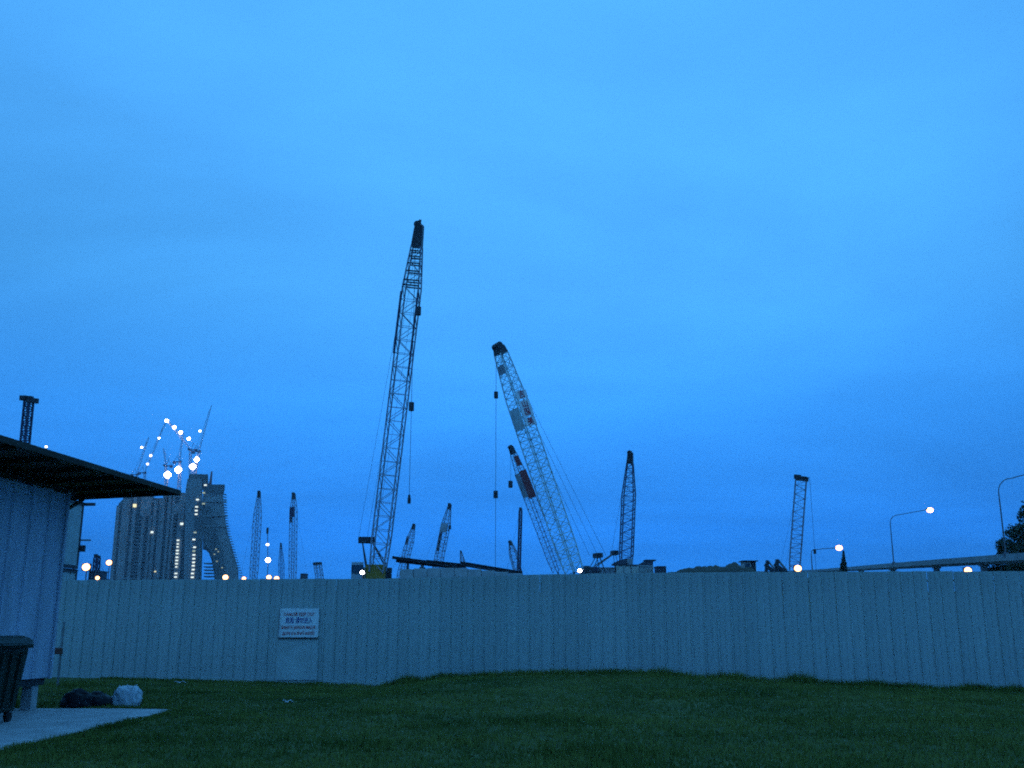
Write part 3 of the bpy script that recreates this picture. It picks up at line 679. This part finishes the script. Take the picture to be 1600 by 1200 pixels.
MB().box((sb.x + .42, 122 - wsb / 2 + .02, lerp(zbb, zr, .45)), (.5, .05, (zr - zbb) * .86)).build('door', M_dark, sbx)
bevel(MB().box((sb.x, 122, zr + .06), (1.95, 2.1, .13)).build('roof', M_dark, sbx), .03)

# ------------------------------------------------------------------ excavators with raised arms
def excavator(px, py_elbow, Y, lean, label):
    p = P(px, py_elbow, Y); z0 = gz(p.x, Y); r = empty('excavator', (p.x, Y, z0), label, 'excavator')
    hx = p.x + lean * 2.4; f = -lean
    for k in (-1, 1):
        pr = []
        for j in range(14):
            an = 2 * math.pi * j / 14; pr.append(Vector((hx + 1.3 * (1 if math.cos(an) > 0 else -1) + .4 * math.cos(an), Y + k * .9 - .25, z0 + .4 + .4 * math.sin(an))))
        MB().prism(pr, (0, .5, 0)).build('crawler_track', M_rubber, r)
    bevel(MB().box((hx + lean * .3, Y, z0 + 1.35), (2.6, 2.1, 1.0)).build('house', M_yellow, r), .08)
    cb = MB().box((hx + f * .5, Y - .55, z0 + 2.1), (1.1, .95, 1.5), taper=(.85, .95)).build('cab', M_yellow, r)
    MB().box((hx + f * .52, Y - .56, z0 + 2.35), (1.02, .98, .7)).build('cab_window', M_glass, cb)
    MB().box((hx + lean * 1.4, Y, z0 + 1.3), (.5, 2.0, .9)).build('counterweight', M_dark, r)
    ft = Vector((hx + f * .9, Y + .1, z0 + 1.6)); m = MB(); mid = Vector((lerp(ft.x, p.x, .45), Y + .1, lerp(ft.z, p.z, .7)))
    m.bar(ft, mid, .2, 4, .22); m.bar(mid, p, .22, 4, .13); m.build('boom', M_dark, r)
    q = p + Vector((f * .3, 0, -2.3)); p2 = p + Vector((-f * .25, .1, .28)); MB().bar(p2, q, .17, 4, .11).build('stick', M_dark, r)
    MB().bar(mid + Vector((0, 0, .25)), p2, .08, 6).build('hydraulic_ram', M_grey, r)
    pr = [Vector((q.x, Y - .4, q.z + .1)), Vector((q.x + f * .7, Y - .4, q.z - .1)), Vector((q.x + f * .6, Y - .4, q.z - .7)), Vector((q.x, Y - .4, q.z - .9)), Vector((q.x - f * .3, Y - .4, q.z - .4))]
    MB().prism(pr, (0, 1.0, 0)).build('bucket', M_dark, r)
    return r
excavator(1195, 882, 74, 1, 'excavator whose thin raised arm shows next to the sentry box')
excavator(1210, 881, 66, 1, 'excavator with thick raised arm between sentry box and slim crane')

# ------------------------------------------------------------------ stacked site cabins behind the hut
cr_ = P(134.5, 786, 47.7); cxr = cr_.x - .08
def cabin(z0, z1, label):
    e_ = empty('site_cabin', (cxr - 3, 45, z0), label, 'cabin')
    n = 9; w_ = 6.0 / n
    for i in range(n): MB().box((cxr - .08 - w_ * (i + .5), 45, (z0 + z1) / 2), (w_ - .012, .06, z1 - z0 - .3)).build('wall_panel', M_patch, e_)
    MB().box((cxr - 3.05, 46.3, (z0 + z1) / 2), (5.9, 2.5, z1 - z0 - .3)).build('shell', M_ct[0], e_)
    for x in (cxr - .07, cxr - 5.95):
        for y in (44.97, 47.6): MB().box((x, y, (z0 + z1) / 2), (.17, .17, z1 - z0)).build('corner_post', M_dark, e_)
    for i in range(4): MB().box((cxr - .02, 45.1 + 2.4 * (i + .5) / 4, (z0 + z1) / 2), (.05, .59, z1 - z0 - .3)).build('wall_panel', M_patch, e_)
    for z in (z0 + .075, z1 - .075): MB().box((cxr - .02, 46.3, z), (.14, 2.45, .15)).build('edge_beam', M_dark, e_)
    for z in (z0 + .075, z1 - .075): MB().box((cxr - 3, 44.98, z), (5.75, .15, .15)).build('edge_beam', M_dark, e_)
    MB().box((cxr - 3, 46.3, z1 - .02), (6.1, 2.7, .06)).build('roof', M_dark, e_)
    return e_
zl = P(120, 888, 47).z
lowc = cabin(gz(cxr - 3, 45), zl - .04, 'lower pale site cabin under another cabin behind the hut')
upc = cabin(zl, cr_.z, 'upper pale site cabin with dark corner post stacked behind the hut')
for (px_, py_, l_, h_) in ((140, 788, .75, .14), (136, 844, .55, .07), (133, 857, .22, .30)):
    q = P(px_, py_, 47.7); MB().box((q.x - .12, 47.72, q.z), (l_, .12, h_)).build('bracket', M_grey if py_ == 844 else M_dark, upc)
# machine shapes between cabins and towers
crane('small dark drilling rig beside the warm floodlight by the cabins', P(149, 906, 130), P(152, 868, 130), .55, C_dk, name='drilling_rig', head='wide', panels=8, chord=.10, lace=.06, head_len=.1, pend=1, hs=.4)
container(140, 154, 893, 110, M_ct[3], 'dark container behind the hoarding beside the drilling rig')
# ------------------------------------------------------------------ flyover with street lamps
DECK = [(1760, 856, 88), (1660, 862, 101), (1570, 868, 124), (1480, 874.5, 155), (1395, 881, 194), (1330, 886.5, 275), (1268, 891, 430), (1215, 893, 640), (1175, 893, 850)]
dk = [P(a, b_, c) for a, b_, c in DECK]
fo = empty('flyover', (dk[3].x, dk[3].y, gz(dk[3].x, dk[3].y)), 'concrete road flyover climbing away behind the hoarding on slim piers', 'bridge')
def strip(name, prof_, m):
    """sweep a cross-section (offset to the right, height) along the deck line"""
    mb = MB(); n = len(prof_)
    for i, p in enumerate(dk):
        d = (dk[min(i + 1, len(dk) - 1)] - dk[max(i - 1, 0)]); d.z = 0; d.normalize(); rt = Vector((d.y, -d.x, 0))
        for (o, h) in prof_: mb.v.append(p + rt * o + Vector((0, 0, h)))
    for i in range(len(dk) - 1):
        for k_ in range(n): mb.f.append((i * n + k_, i * n + (k_ + 1) % n, (i + 1) * n + (k_ + 1) % n, (i + 1) * n + k_))
    mb.f.append(tuple(range(n))); mb.f.append(tuple(range((len(dk) - 1) * n, len(dk) * n))[::-1])
    return mb.build(name, m, fo)
strip('deck', [(.15, -.68), (3.6, -.68), (4.0, -.6), (4.0, -.45), (0, -.45), (0, -.58)], M_concd)
strip('girder', [(.7, -.95), (2.6, -.95), (2.9, -.683), (.4, -.683)], M_concd)
strip('parapet', [(-.05, -.65), (.25, -.447), (.22, .18), (.0, .18)], M_concd); strip('parapet', [(3.75, -.447), (4.0, -.447), (4.0, .18), (3.8, .18)], M_concd)
def deck_pt(px):
    xs_ = [d[0] for d in DECK][::-1]; Y = interp(px, xs_, [d[2] for d in DECK][::-1]); y = interp(px, xs_, [d[1] for d in DECK][::-1]); return P(px, y, Y)
for px_ in (1635, 1528, 1455, 1388, 1340, 1300):
    q = deck_pt(px_)
    x, y = q.x + 1.7 * .7, q.y + 1.7 * .6; z0 = gz(x, y) - .3
    MB().bar((x, y, z0), (x, y, q.z - 1.2), .5, 12).build('pier', M_concd, fo)
    MB().box((x, y, q.z - 1.06), (1.5, .9, .22), R(40)).build('bearing_block', M_concd, fo)
def street_lamp(px, lamp_px, lamp_py, arm_py, m, label):
    q = deck_pt(px); q = q + Vector((.12, .12, .0)); lp = P(lamp_px, lamp_py, q.y); at_ = P(px, arm_py, q.y)
    e_ = empty('street_lamp', tuple(q), label, 'street lamp', None)
    zt = at_.z; pts = [Vector((q.x, q.y, q.z + .2)), Vector((q.x, q.y, lerp(q.z, zt, .80)))]
    R_ = (zt - q.z) * .18; dx = lp.x - q.x
    for j in range(1, 7):
        an = math.pi / 2 * j / 6; pts.append(Vector((q.x + R_ * (1 - math.cos(an)), q.y, lerp(q.z, zt, .80) + R_ * math.sin(an))))
    pts.append(Vector((lp.x - .4, q.y, lp.z + .12)))
    rr = .085 * max(1, q.y / 170)
    mb = MB(); mb.bar(pts[0], pts[1], rr * 1.25, 8, rr * .9); mb.build('pole', M_pole, e_)
    MB().tube(pts[1:], rr * .72, 8).build('curved_arm', M_pole, e_)
    MB().box((q.x, q.y, q.z + .12), (.5, .5, .5)).build('base', M_pole, e_)
    lr = .62 * max(1, q.y / 175)
    h_ = MB().ball((lp.x, q.y, lp.z + .14), lr * 1.15, lr * .6, .24).build('lamp_head', M_pole, e_, True)
    if m: MB().ball((lp.x, q.y - .05, lp.z - .02), lr, lr * .75, lr * .74).build('lamp_bowl', m, h_, True)
    return e_
street_lamp(1571, 1625, 738, 745, L_sod, 'tall curved street lamp next to the dark roadside tree')
street_lamp(1396, 1453, 797, 803, L_sod, 'lit curved street lamp standing midway along the flyover')
street_lamp(1269, 1311, 856, 858, L_sod, 'lit far street lamp above the pointed dark tree')

# ------------------------------------------------------------------ trees
def tree(name, base, crown, nleaf, lsize, label, spire=False, cat='tree', seed=1):
    rnd = random.Random(seed); base = Vector(base)
    root = empty(name, tuple(base), label, cat); m = MB()
    top = max(c[0].z for c in crown)
    m.bar(base - Vector((0, 0, .2)), Vector((base.x, base.y, lerp(base.z, top, .55))), (top - base.z) * .022 + .05, 8, (top - base.z) * .012)
    for c, r in crown:
        if not spire: m.bar(Vector((base.x, base.y, lerp(base.z, c.z, .55))), c, .10, 5, .03)
    m.build('trunk', M_bark, root)
    V = []; F = []
    tot = sum(r[0] * r[1] for c, r in crown)
    for c, r in crown:
        for _ in range(int(nleaf * r[0] * r[1] / tot)):
            d = Vector((rnd.gauss(0, 1), rnd.gauss(0, 1), rnd.gauss(0, 1))).normalized(); q = rnd.random() ** .45
            p = c + Vector((d.x * r[0], d.y * r[0], d.z * r[1])) * q * (1 + .25 * mnoise.noise(d * 2.2 + c))
            u = Vector((rnd.gauss(0, 1), rnd.gauss(0, 1), rnd.gauss(0, .7))).normalized(); w_ = u.cross(Vector((rnd.gauss(0, 1), rnd.gauss(0, 1), 1))).normalized(); s_ = lsize * rnd.uniform(.6, 1.4)
            k_ = len(V); V += [p - u * s_, p + w_ * s_ * .45, p + u * s_, p - w_ * s_ * .45]; F.append((k_, k_ + 1, k_ + 2, k_ + 3))
    cm = MB(); cm.v = V; cm.f = F; cm.build('crown', M_leaf, root, recalc=False)
    return root
bt = P(1612, 900, 150); bt.z = gz(bt.x, 150)
def cc(px, py, Y, rx, rz_): return (P(px, py, Y), (rx, rz_))
tree('roadside_tree', bt, [cc(1600, 845, 150, 3.1, 2.6), cc(1572, 855, 149, 1.5, 1.5), cc(1565, 850, 151, .9, .9), cc(1590, 830, 150, 1.6, 1.2), cc(1625, 820, 152, 3.4, 3), cc(1640, 850, 150, 4, 3.4), cc(1602, 803, 152, 1.2, 1.3), cc(1620, 790, 152, 2.0, 2.0), cc(1590, 865, 149, 3.0, 1.8)], 9000, .26, 'bushy dark tree rising behind the flyover parapet', seed=4)
bs = P(1580, 900, 140); bs.z = gz(bs.x, 140)
tree('roadside_shrub', bs, [cc(1565, 890, 140, 1.6, 1.0), cc(1585, 886, 140, 1.9, 1.3), cc(1605, 884, 141, 2.0, 1.4), cc(1548, 893, 140, 1.2, .6)], 3500, .2, 'low dark bush growing under the flyover', seed=9, cat='shrub')
ct = P(1318, 900, 210); ct.z = gz(ct.x, 210)
tree('cypress_tree', ct, [cc(1318, 891, 210, .82, 1.0), cc(1318, 884, 210, .70, 1.0), cc(1318, 877, 210, .50, .9), cc(1318, 870, 210, .34, .8), cc(1318, 864, 210, .20, .7)], 2600, .15, 'narrow pointed dark tree in front of the flyover', True, seed=2)

# ------------------------------------------------------------------ floodlights behind the hoarding
flood(134, 886, 90, .36, L_sod, 'bright warm floodlight beside the stacked cabins')
flood(170, 879, 170, .50, L_sod, 'warm floodlight on thin pole left of the hotel towers')
flood(152, 903, 105, .22, L_sod, 'small low floodlight in front of the dark drilling rig')
flood(352, 902, 200, .55, L_sod, 'low warm floodlight at the foot of the splayed hotel tower')
flood(381, 904, 210, .42, L_sod, 'low warm floodlight between splayed tower and tall thin crane')
flood(420, 902, 205, .50, L_sod, 'low warm floodlight next to the tall thin far crane')
flood(432, 904, 198, .50, L_sod, 'low warm floodlight at the foot of the short far crane')
mst = flood(418.5, 875, 240, .60, L_wht, 'white floodlight on a tall mast with a small lamp above', None, name='light_mast')
for py_, r_ in ((851, .38),):
    q = P(418, py_, 240); MB().ball(tuple(q), r_, r_ * .6, r_ * .7).build('upper_lamp', L_sm, mst, True)
q0 = P(418.5, 873, 240.3); q1 = P(418, 825, 240.3); MB().bar(q0, q1, .10, 6).build('upper_pole', M_pole, mst); MB().box(P(418, 829, 240.2), (.45, .4, 1.4)).build('antenna_box', M_dark, mst)
flood(566, 894.5, 97, .20, L_wht, 'white work light beside the yellow crane house')
flood(906, 891.5, 86, .17, L_wht, 'small white work light at the foot of the pale lettered crane')
flood(1247, 888, 138, .50, L_sod, 'bright warm floodlight at the foot of the slim crane')
flood(1513, 891.5, 112, .42, L_sod, 'warm floodlight under the flyover between two piers')
flood(72, 698, 60, .075, L_sm, 'small white lamp on a pole peeping over the hut roof')
container(470, 477, 897, 180, M_ct[3], 'small dark container between two far cranes')

# ------------------------------------------------------------------ hotel towers under construction
def tower_thing(label, px, Y): 
    q = P(px, 900, Y); z0 = gz(q.x, Y); return empty('hotel_tower', (q.x, Y, z0), label, 'tower'), z0
def poly_px(pts, Y, z0):
    """outline of a tower face: list of (px, py); py None means the ground"""
    out = []
    for px_, py_ in pts:
        if py_ is None: q = P(px_, 905, Y); q.z = z0 - 1; out.append(q)
        else: out.append(P(px_, py_, Y))
    return out
def slabs(mb, x0f, x1f, ztop, z0, Y, step, proud, depth, th=.55):
    z = z0 + step
    while z < ztop:
        a, b_ = x0f(z), x1f(z)
        mb.box(((a + b_) / 2, Y + depth / 2 - proud / 2, z), (b_ - a, depth + proud, th)); z += step
def view_ext(d):
    """the towers stand end-on to the lawn: their long axis runs along this bearing"""
    return Vector((-.315 * d, d, 0))
def win(root, px, py, Y, w_, h_, m):
    q = P(px, py, Y); MB().box(tuple(q), (w_, 1.0, h_)).build('lit_window', m, root)
# far left block
Y1 = 1260; t1, z0 = tower_thing('broad unfinished hotel tower with vertical concrete fins on the left', 215, Y1)
zt = P(215, 775, Y1).z
MB().prism(poly_px([(178, None), (183, 795), (186, 786), (192, 780), (194, 774), (240, 774), (240, 778), (254, 778), (258, None)], Y1 + 6, z0), view_ext(44)).build('floors_block', M_towerd, t1)
zl_ = P(180, 905, Y1).z; zh_ = P(184, 790, Y1).z
for (a, b_, yt, yb, m) in ((182, 187, 790, None, M_tower), (192, 204, 779, None, M_tower), (209, 214, 777, None, M_tower), (221, 237, 776, 806, M_tower), (222, 227, 806, None, M_tower), (233, 237, 806, None, M_tower), (241, 246, 781, None, M_tower), (250, 254, 780, None, M_tower)):
    A_, B_ = P(a, yt, Y1), P(b_, yt, Y1); zb_ = z0 - 1 if yb is None else P(a, yb, Y1).z
    MB().box(((A_.x + B_.x) / 2 , Y1 + 4, (A_.z + zb_) / 2), (B_.x - A_.x, 7, A_.z - zb_)).build('concrete_fin', M_tower, t1)
sm_ = MB(); xa = P(180, 850, Y1).x; xb = P(256, 850, Y1).x; slabs(sm_, lambda z: xa - .5 + (z - z0) * .012, lambda z: xb, zt - 8, z0, Y1 + 4.5, 4.3, 2.2, 20, .8); tag(sm_.build('floor_slabs', M_tower, t1), kind='stuff')
for k_ in range(10):
    q = P(184 + k_ * 6.5, 774, Y1 + 5); MB().bar(q - Vector((0, 0, 2)), q + Vector((0, 0, random.uniform(1.5, 4.5))), .35).build('rebar_starter', M_dark, t1)
win(t1, 210.5, 790, Y1 - 1, 4.2, 4.0, L_winy); win(t1, 237.5, 831.5, Y1 - 1, 3.0, 2.4, L_win); win(t1, 210.5, 773, Y1 - 1, 3.2, 2.4, L_winy)
win(t1, 242.5, 893, Y1 - 3, 2, 1.4, L_winy)
# middle block
Y2 = 1200; t2, z0 = tower_thing('narrow unfinished hotel tower with one lit stair column between its neighbours', 272, Y2); zt = P(272, 769, Y2).z
MB().prism(poly_px([(256, None), (255, 772), (262, 768), (290, 770), (292, None)], Y2 + 6, z0), view_ext(40)).build('floors_block', M_towerd, t2)
for (a, b_, yt) in ((255, 259, 769), (264, 268, 771), (270.5, 274.0, 771), (281, 290, 770)):
    A_, B_ = P(a, yt, Y2), P(b_, yt, Y2); MB().box(((A_.x + B_.x) / 2, Y2 + 4, (A_.z + z0) / 2), (B_.x - A_.x, 7, A_.z - z0)).build('concrete_fin', M_tower, t2)
q = P(279, 795, Y2); MB().box((q.x, Y2 + 4.3, q.z), (13, 7, 13)).build('wall_panel', M_tower, t2)
sm_ = MB(); xa = P(256, 850, Y2).x; xb = P(291, 850, Y2).x; slabs(sm_, lambda z: xa, lambda z: xb, zt - 3, z0, Y2 + 4.5, 4.3, 2.0, 20, .8); tag(sm_.build('floor_slabs', M_tower, t2), kind='stuff')
for y_ in (844.2, 849.8, 854.5, 860.2, 865, 870.7, 875.7, 880.8, 885.8, 896, 901.5):
    win(t2, 278.2 - (y_ - 844) * .065, y_, Y2 - 1, 3.0 if y_ not in (849.8, 854.5, 885.8) else 2.2, 1.5, L_win)
win(t2, 284, 818.5, Y2 - 1, 3.4, 2.6, L_win)
# splayed tower seen from its end
Y3 = 1150; t3, z0 = tower_thing('tallest hotel tower splaying into two legs with a gap between', 325, Y3); zt = P(320, 741, Y3).z
bevel_ = poly_px([(291, None), (290, 765), (293, 748), (315, 748), (318, 800), (318, None)], Y3, z0)
MB().prism(bevel_, view_ext(60)).build('upright_leg', M_tower, t3)
MB().prism(poly_px([(318, 768), (348, 766), (350, 790), (352, 812), (356.5, 835), (361, 850), (366, 868), (372, 888), (380, None), (341, None), (336.5, 893), (332, 870), (328, 859), (323, 854), (318, 853)], Y3 + 1.0, z0), view_ext(58)).build('splayed_leg', M_tower, t3)
MB().prism(poly_px([(318, 790), (328, 790), (333, 812), (338, 832), (345, 860), (351, 885), (357, None), (340.5, None), (336, 893), (331.5, 870), (327.5, 859), (322.5, 854), (318, 853)], Y3 - .5, z0), view_ext(5)).build('dark_edge_floors', M_towerd, t3)
MB().prism(poly_px([(303.5, 790), (312, 783), (318, 783), (318, None), (310, None)], Y3 - 1.2, z0), view_ext(4)).build('stair_shaft', M_towerd, t3)
MB().prism(poly_px([(294, 757), (295, 743), (297, 740.5), (325, 741), (326, 757)], Y3 + 2, z0), view_ext(50)).build('roof_plant', M_towerd, t3)
MB().prism(poly_px([(318, 770), (318.5, 757), (351.5, 757), (351, 766), (348.5, 770)], Y3 - 1.5, z0), view_ext(60)).build('cantilever_formwork', M_towerd, t3)
MB().prism(poly_px([(326, 757), (330, 736), (332, 736), (331, 757)], Y3 + 2, z0), view_ext(4)).build('hoist_mast', C_redw, t3)
for y_ in (783.5, 806, 822):
    q0, q1 = P(318, y_, Y3), P(352.5 + (y_ - 783) * .06, y_, Y3); MB().box(((q0.x + q1.x) / 2, Y3 + 2, q0.z), (q1.x - q0.x, 6, 1.3)).build('transfer_slab', M_tower, t3)
for y_ in (880, 885.5, 890.5, 895.5, 900.5):
    q0, q1 = P(317, y_, Y3), P(345 + (y_ - 880) * .15, y_, Y3); MB().box(((q0.x + q1.x) / 2, Y3 + 9, q0.z), (q1.x - q0.x, 12, 1.3)).build('link_slab', M_towerd, t3)
sm_ = MB()
for k_ in range(34):
    y_ = 772 + k_ * 4.1; xo = interp(y_, [766, 790, 812, 835, 850, 868, 888, 912], [350, 351, 352.5, 357, 361.5, 366.5, 372.5, 380.5]); q0 = P(xo - 1.5, y_, Y3); sm_.box((q0.x + .6, Y3 + 4, q0.z), (2.6, 9, .7))
    q0, q1 = P(290.6, y_, Y3), P(303, y_, Y3); sm_.box(((q0.x + q1.x) / 2, Y3 + .2, q0.z), (q1.x - q0.x, 1.6, .6))
tag(sm_.build('floor_slabs', M_concd, t3), kind='stuff')
for y_, x_, m in ((780.7, 308.6, L_win), (792, 307.2, L_win), (797.8, 306.7, L_win), (803.5, 306.5, L_win), (832, 304.8, L_dim), (843, 303, L_win), (855, 304, L_win), (861, 303, L_dim), (867, 303, L_win), (873, 302.8, L_win), (878.7, 302.5, L_win), (884, 302, L_win), (890, 301.8, L_win), (896, 300.8, L_win), (902, 300.4, L_win), (758, 321, L_win), (770, 318.5, L_dim), (787, 318, L_dim)):
    win(t3, x_, y_, Y3 - 1.6, 3.0, 1.6, m)
for x_, y_ in ((337.5, 858), (341, 862), (335, 866), (339, 877), (347, 887)): win(t3, x_, y_, Y3 - .9, 1.5, 1.0, L_dim)

# ------------------------------------------------------------------ luffing tower cranes on the tower roofs
def tower_crane(label, bpx, bz_py, pivot, tip, Y, lamps, counter=True, mw=2.2):
    b0 = P(bpx, bz_py, Y); pv = P(pivot[0], pivot[1], Y); tp = P(tip[0], tip[1], Y)
    r = empty('tower_crane', tuple(b0), label, 'crane')
    for i in (-1, 1):
        for j in (-1, 1): MB().bar(b0 + Vector((i * mw / 2, j * mw / 2, 0)), Vector((pv.x + i * mw / 2, Y + j * mw / 2, pv.z)), .22).build('mast_chord', C_far, r)
    m = MB(); n = max(3, int((pv.z - b0.z) / 2.6))
    for k_ in range(n):
        z0_, z1_ = lerp(b0.z, pv.z, k_ / n), lerp(b0.z, pv.z, (k_ + 1) / n); x_ = lerp(b0.x, pv.x, k_ / n); q = 1 if k_ % 2 else -1
        for j in (-1, 1): m.bar((x_ - q * mw / 2, Y + j * mw / 2, z0_), (x_ + q * mw / 2, Y + j * mw / 2, z1_), .13); m.bar((x_ + j * mw / 2, Y - q * mw / 2, z0_), (x_ + j * mw / 2, Y + q * mw / 2, z1_), .13)
    tag(m.build('mast_lacing', C_far, r), kind='stuff')
    a = (tp - pv); L = a.length; a.normalize(); s_ = Vector((0, 1, 0)); u = s_.cross(a).normalized()
    if u.z < 0: u = -u
    ch = [(u * 1.5, 'a'), (s_ * 1.0, 'b'), (-s_ * 1.0, 'c')]
    for c, _ in ch: m = MB(); m.tube([pv, pv + a * L * .06 + c, pv + a * L * .85 + c, tp], .16); m.build('jib_chord', C_far, r)
    m = MB(); n = 16
    for k_ in range(n):
        p0, p1 = pv + a * L * (.06 + .79 * k_ / n), pv + a * L * (.06 + .79 * (k_ + 1) / n)
        m.bar(p0 + ch[0][0], p1 + ch[1][0], .09); m.bar(p1 + ch[0][0], p0 + ch[2][0], .09); m.bar(p0 + ch[1][0], p1 + ch[2][0], .09)
    tag(m.build('jib_lacing', C_far, r), kind='stuff')
    sg_ = -1 if tp.x > pv.x else 1; cj = pv + Vector((sg_ * 7.5, 0, .6))
    MB().bar(pv, cj, .7).build('counter_jib', C_dk, r); MB().box(cj + Vector((-sg_ * .8, 0, -1.2)), (3.2, 3.0, 3.0)).build('counterweight', C_dk, r)
    MB().box(pv + Vector((-sg_ * 1.6, -1.6, .6)), (2.0, 1.8, 2.2)).build('cab', C_dk, r); MB().box(pv, (3.4, 3.4, 1.4)).build('slewing_ring', C_dk, r)
    af = pv + Vector((sg_ * 3.0, 0, 8.5)); MB().bar(pv + Vector((sg_ * .8, 0, 0)), af, .3).build('a_frame', C_dk, r); MB().bar(cj, af, .2).build('a_frame', C_dk, r); MB().bar(af, tp - a * 2, .12).build('luffing_rope', M_rope, r)
    for (lx, ly, rr) in lamps:
        q = P(lx, ly, Y - 2.0); MB().ball(tuple(q), rr, rr, rr * .85, 8, 5).build('jib_lamp', L_sm if rr < 2 else L_wht, r, True)
    return r
tower_crane('luffing tower crane without lights on its jib, above the splayed tower', 303, 747.5, (311, 706), (331, 632), 1165, [(312.5, 673.5, 1.5)])
tower_crane('luffing tower crane whose jib carries a row of four lights', 297, 747.5, (297.5, 703), (258, 654), 1175, [(260.5, 657.5, 2.1), (272.5, 667.5, 2.1), (282.5, 675.5, 2.1), (295, 685.5, 2.0)])
tower_crane('short luffing tower crane between the two brightest floodlights', 281, 769.5, (281, 722), (287, 676), 1215, [])
tower_crane('small luffing tower crane left of the brightest floodlights', 259, 771, (259, 728), (255, 700), 1225, [])
tower_crane('lit luffing tower crane on the broad tower with its jib pointing right', 226, 773.5, (226, 739), (261, 656), 1280, [(230.5, 725, 1.5), (235.5, 712, 1.7), (248.5, 684.5, 1.6)])
tower_crane('luffing tower crane on the broad tower with its jib pointing left', 214, 773.5, (214, 742), (233, 682), 1290, [(221.5, 699, 1.7)])
def roof_flood(px, py, base_py, Y, r, label):
    p = P(px, py, Y); b0 = P(px, base_py, Y + 2); e_ = empty('roof_floodlight', (p.x, Y + 2, b0.z), label, 'floodlight')
    MB().bar((p.x, Y + 2, b0.z), (p.x, Y + 2, p.z), .5, 6).build('mast', C_far, e_)
    MB().box((p.x, Y + 1.4, p.z), (r * 1.3, 1.2, r * 1.1)).build('lamp_rack', M_dark, e_)
    for i in (-1, 0, 1):
        for j in (-1, 0, 1):
            if abs(i) + abs(j) < 2: MB().ball((p.x + i * r * .46, Y - .2, p.z + j * r * .42), r * .52, r * .4, r * .50, 8, 5).build('lamp', L_wht, e_, True)
    return e_
roof_flood(262, 742, 770.5, 1210, 4.6, 'brightest lowest floodlight rack on a mast over the middle tower')
roof_flood(278.5, 734, 769.5, 1212, 4.4, 'bright floodlight rack on a mast right of the lowest rack')
roof_flood(301, 729, 748, 1155, 3.9, 'floodlight rack on a mast over the tallest tower roof edge')
roof_flood(307.5, 718, 741, 1160, 3.1, 'highest floodlight rack on a mast over the tallest tower')

# ------------------------------------------------------------------ haze
hz = MB().box((0, 800, 145), (3040, 2260, 293)).build('haze', None)
hm = bpy.data.materials.new('pale_haze'); hm.use_nodes = True; t = hm.node_tree; t.nodes.clear()
o = t.nodes.new('ShaderNodeOutputMaterial'); pv_ = t.nodes.new('ShaderNodeVolumePrincipled'); pv_.inputs['Density'].default_value = .00014; pv_.inputs['Color'].default_value = (.85, .9, .95, 1); pv_.inputs['Anisotropy'].default_value = .1
t.links.new(pv_.outputs[0], o.inputs['Volume']); hz.data.materials.append(hm); tag(hz, 'thin even evening haze', 'haze', kind='stuff')
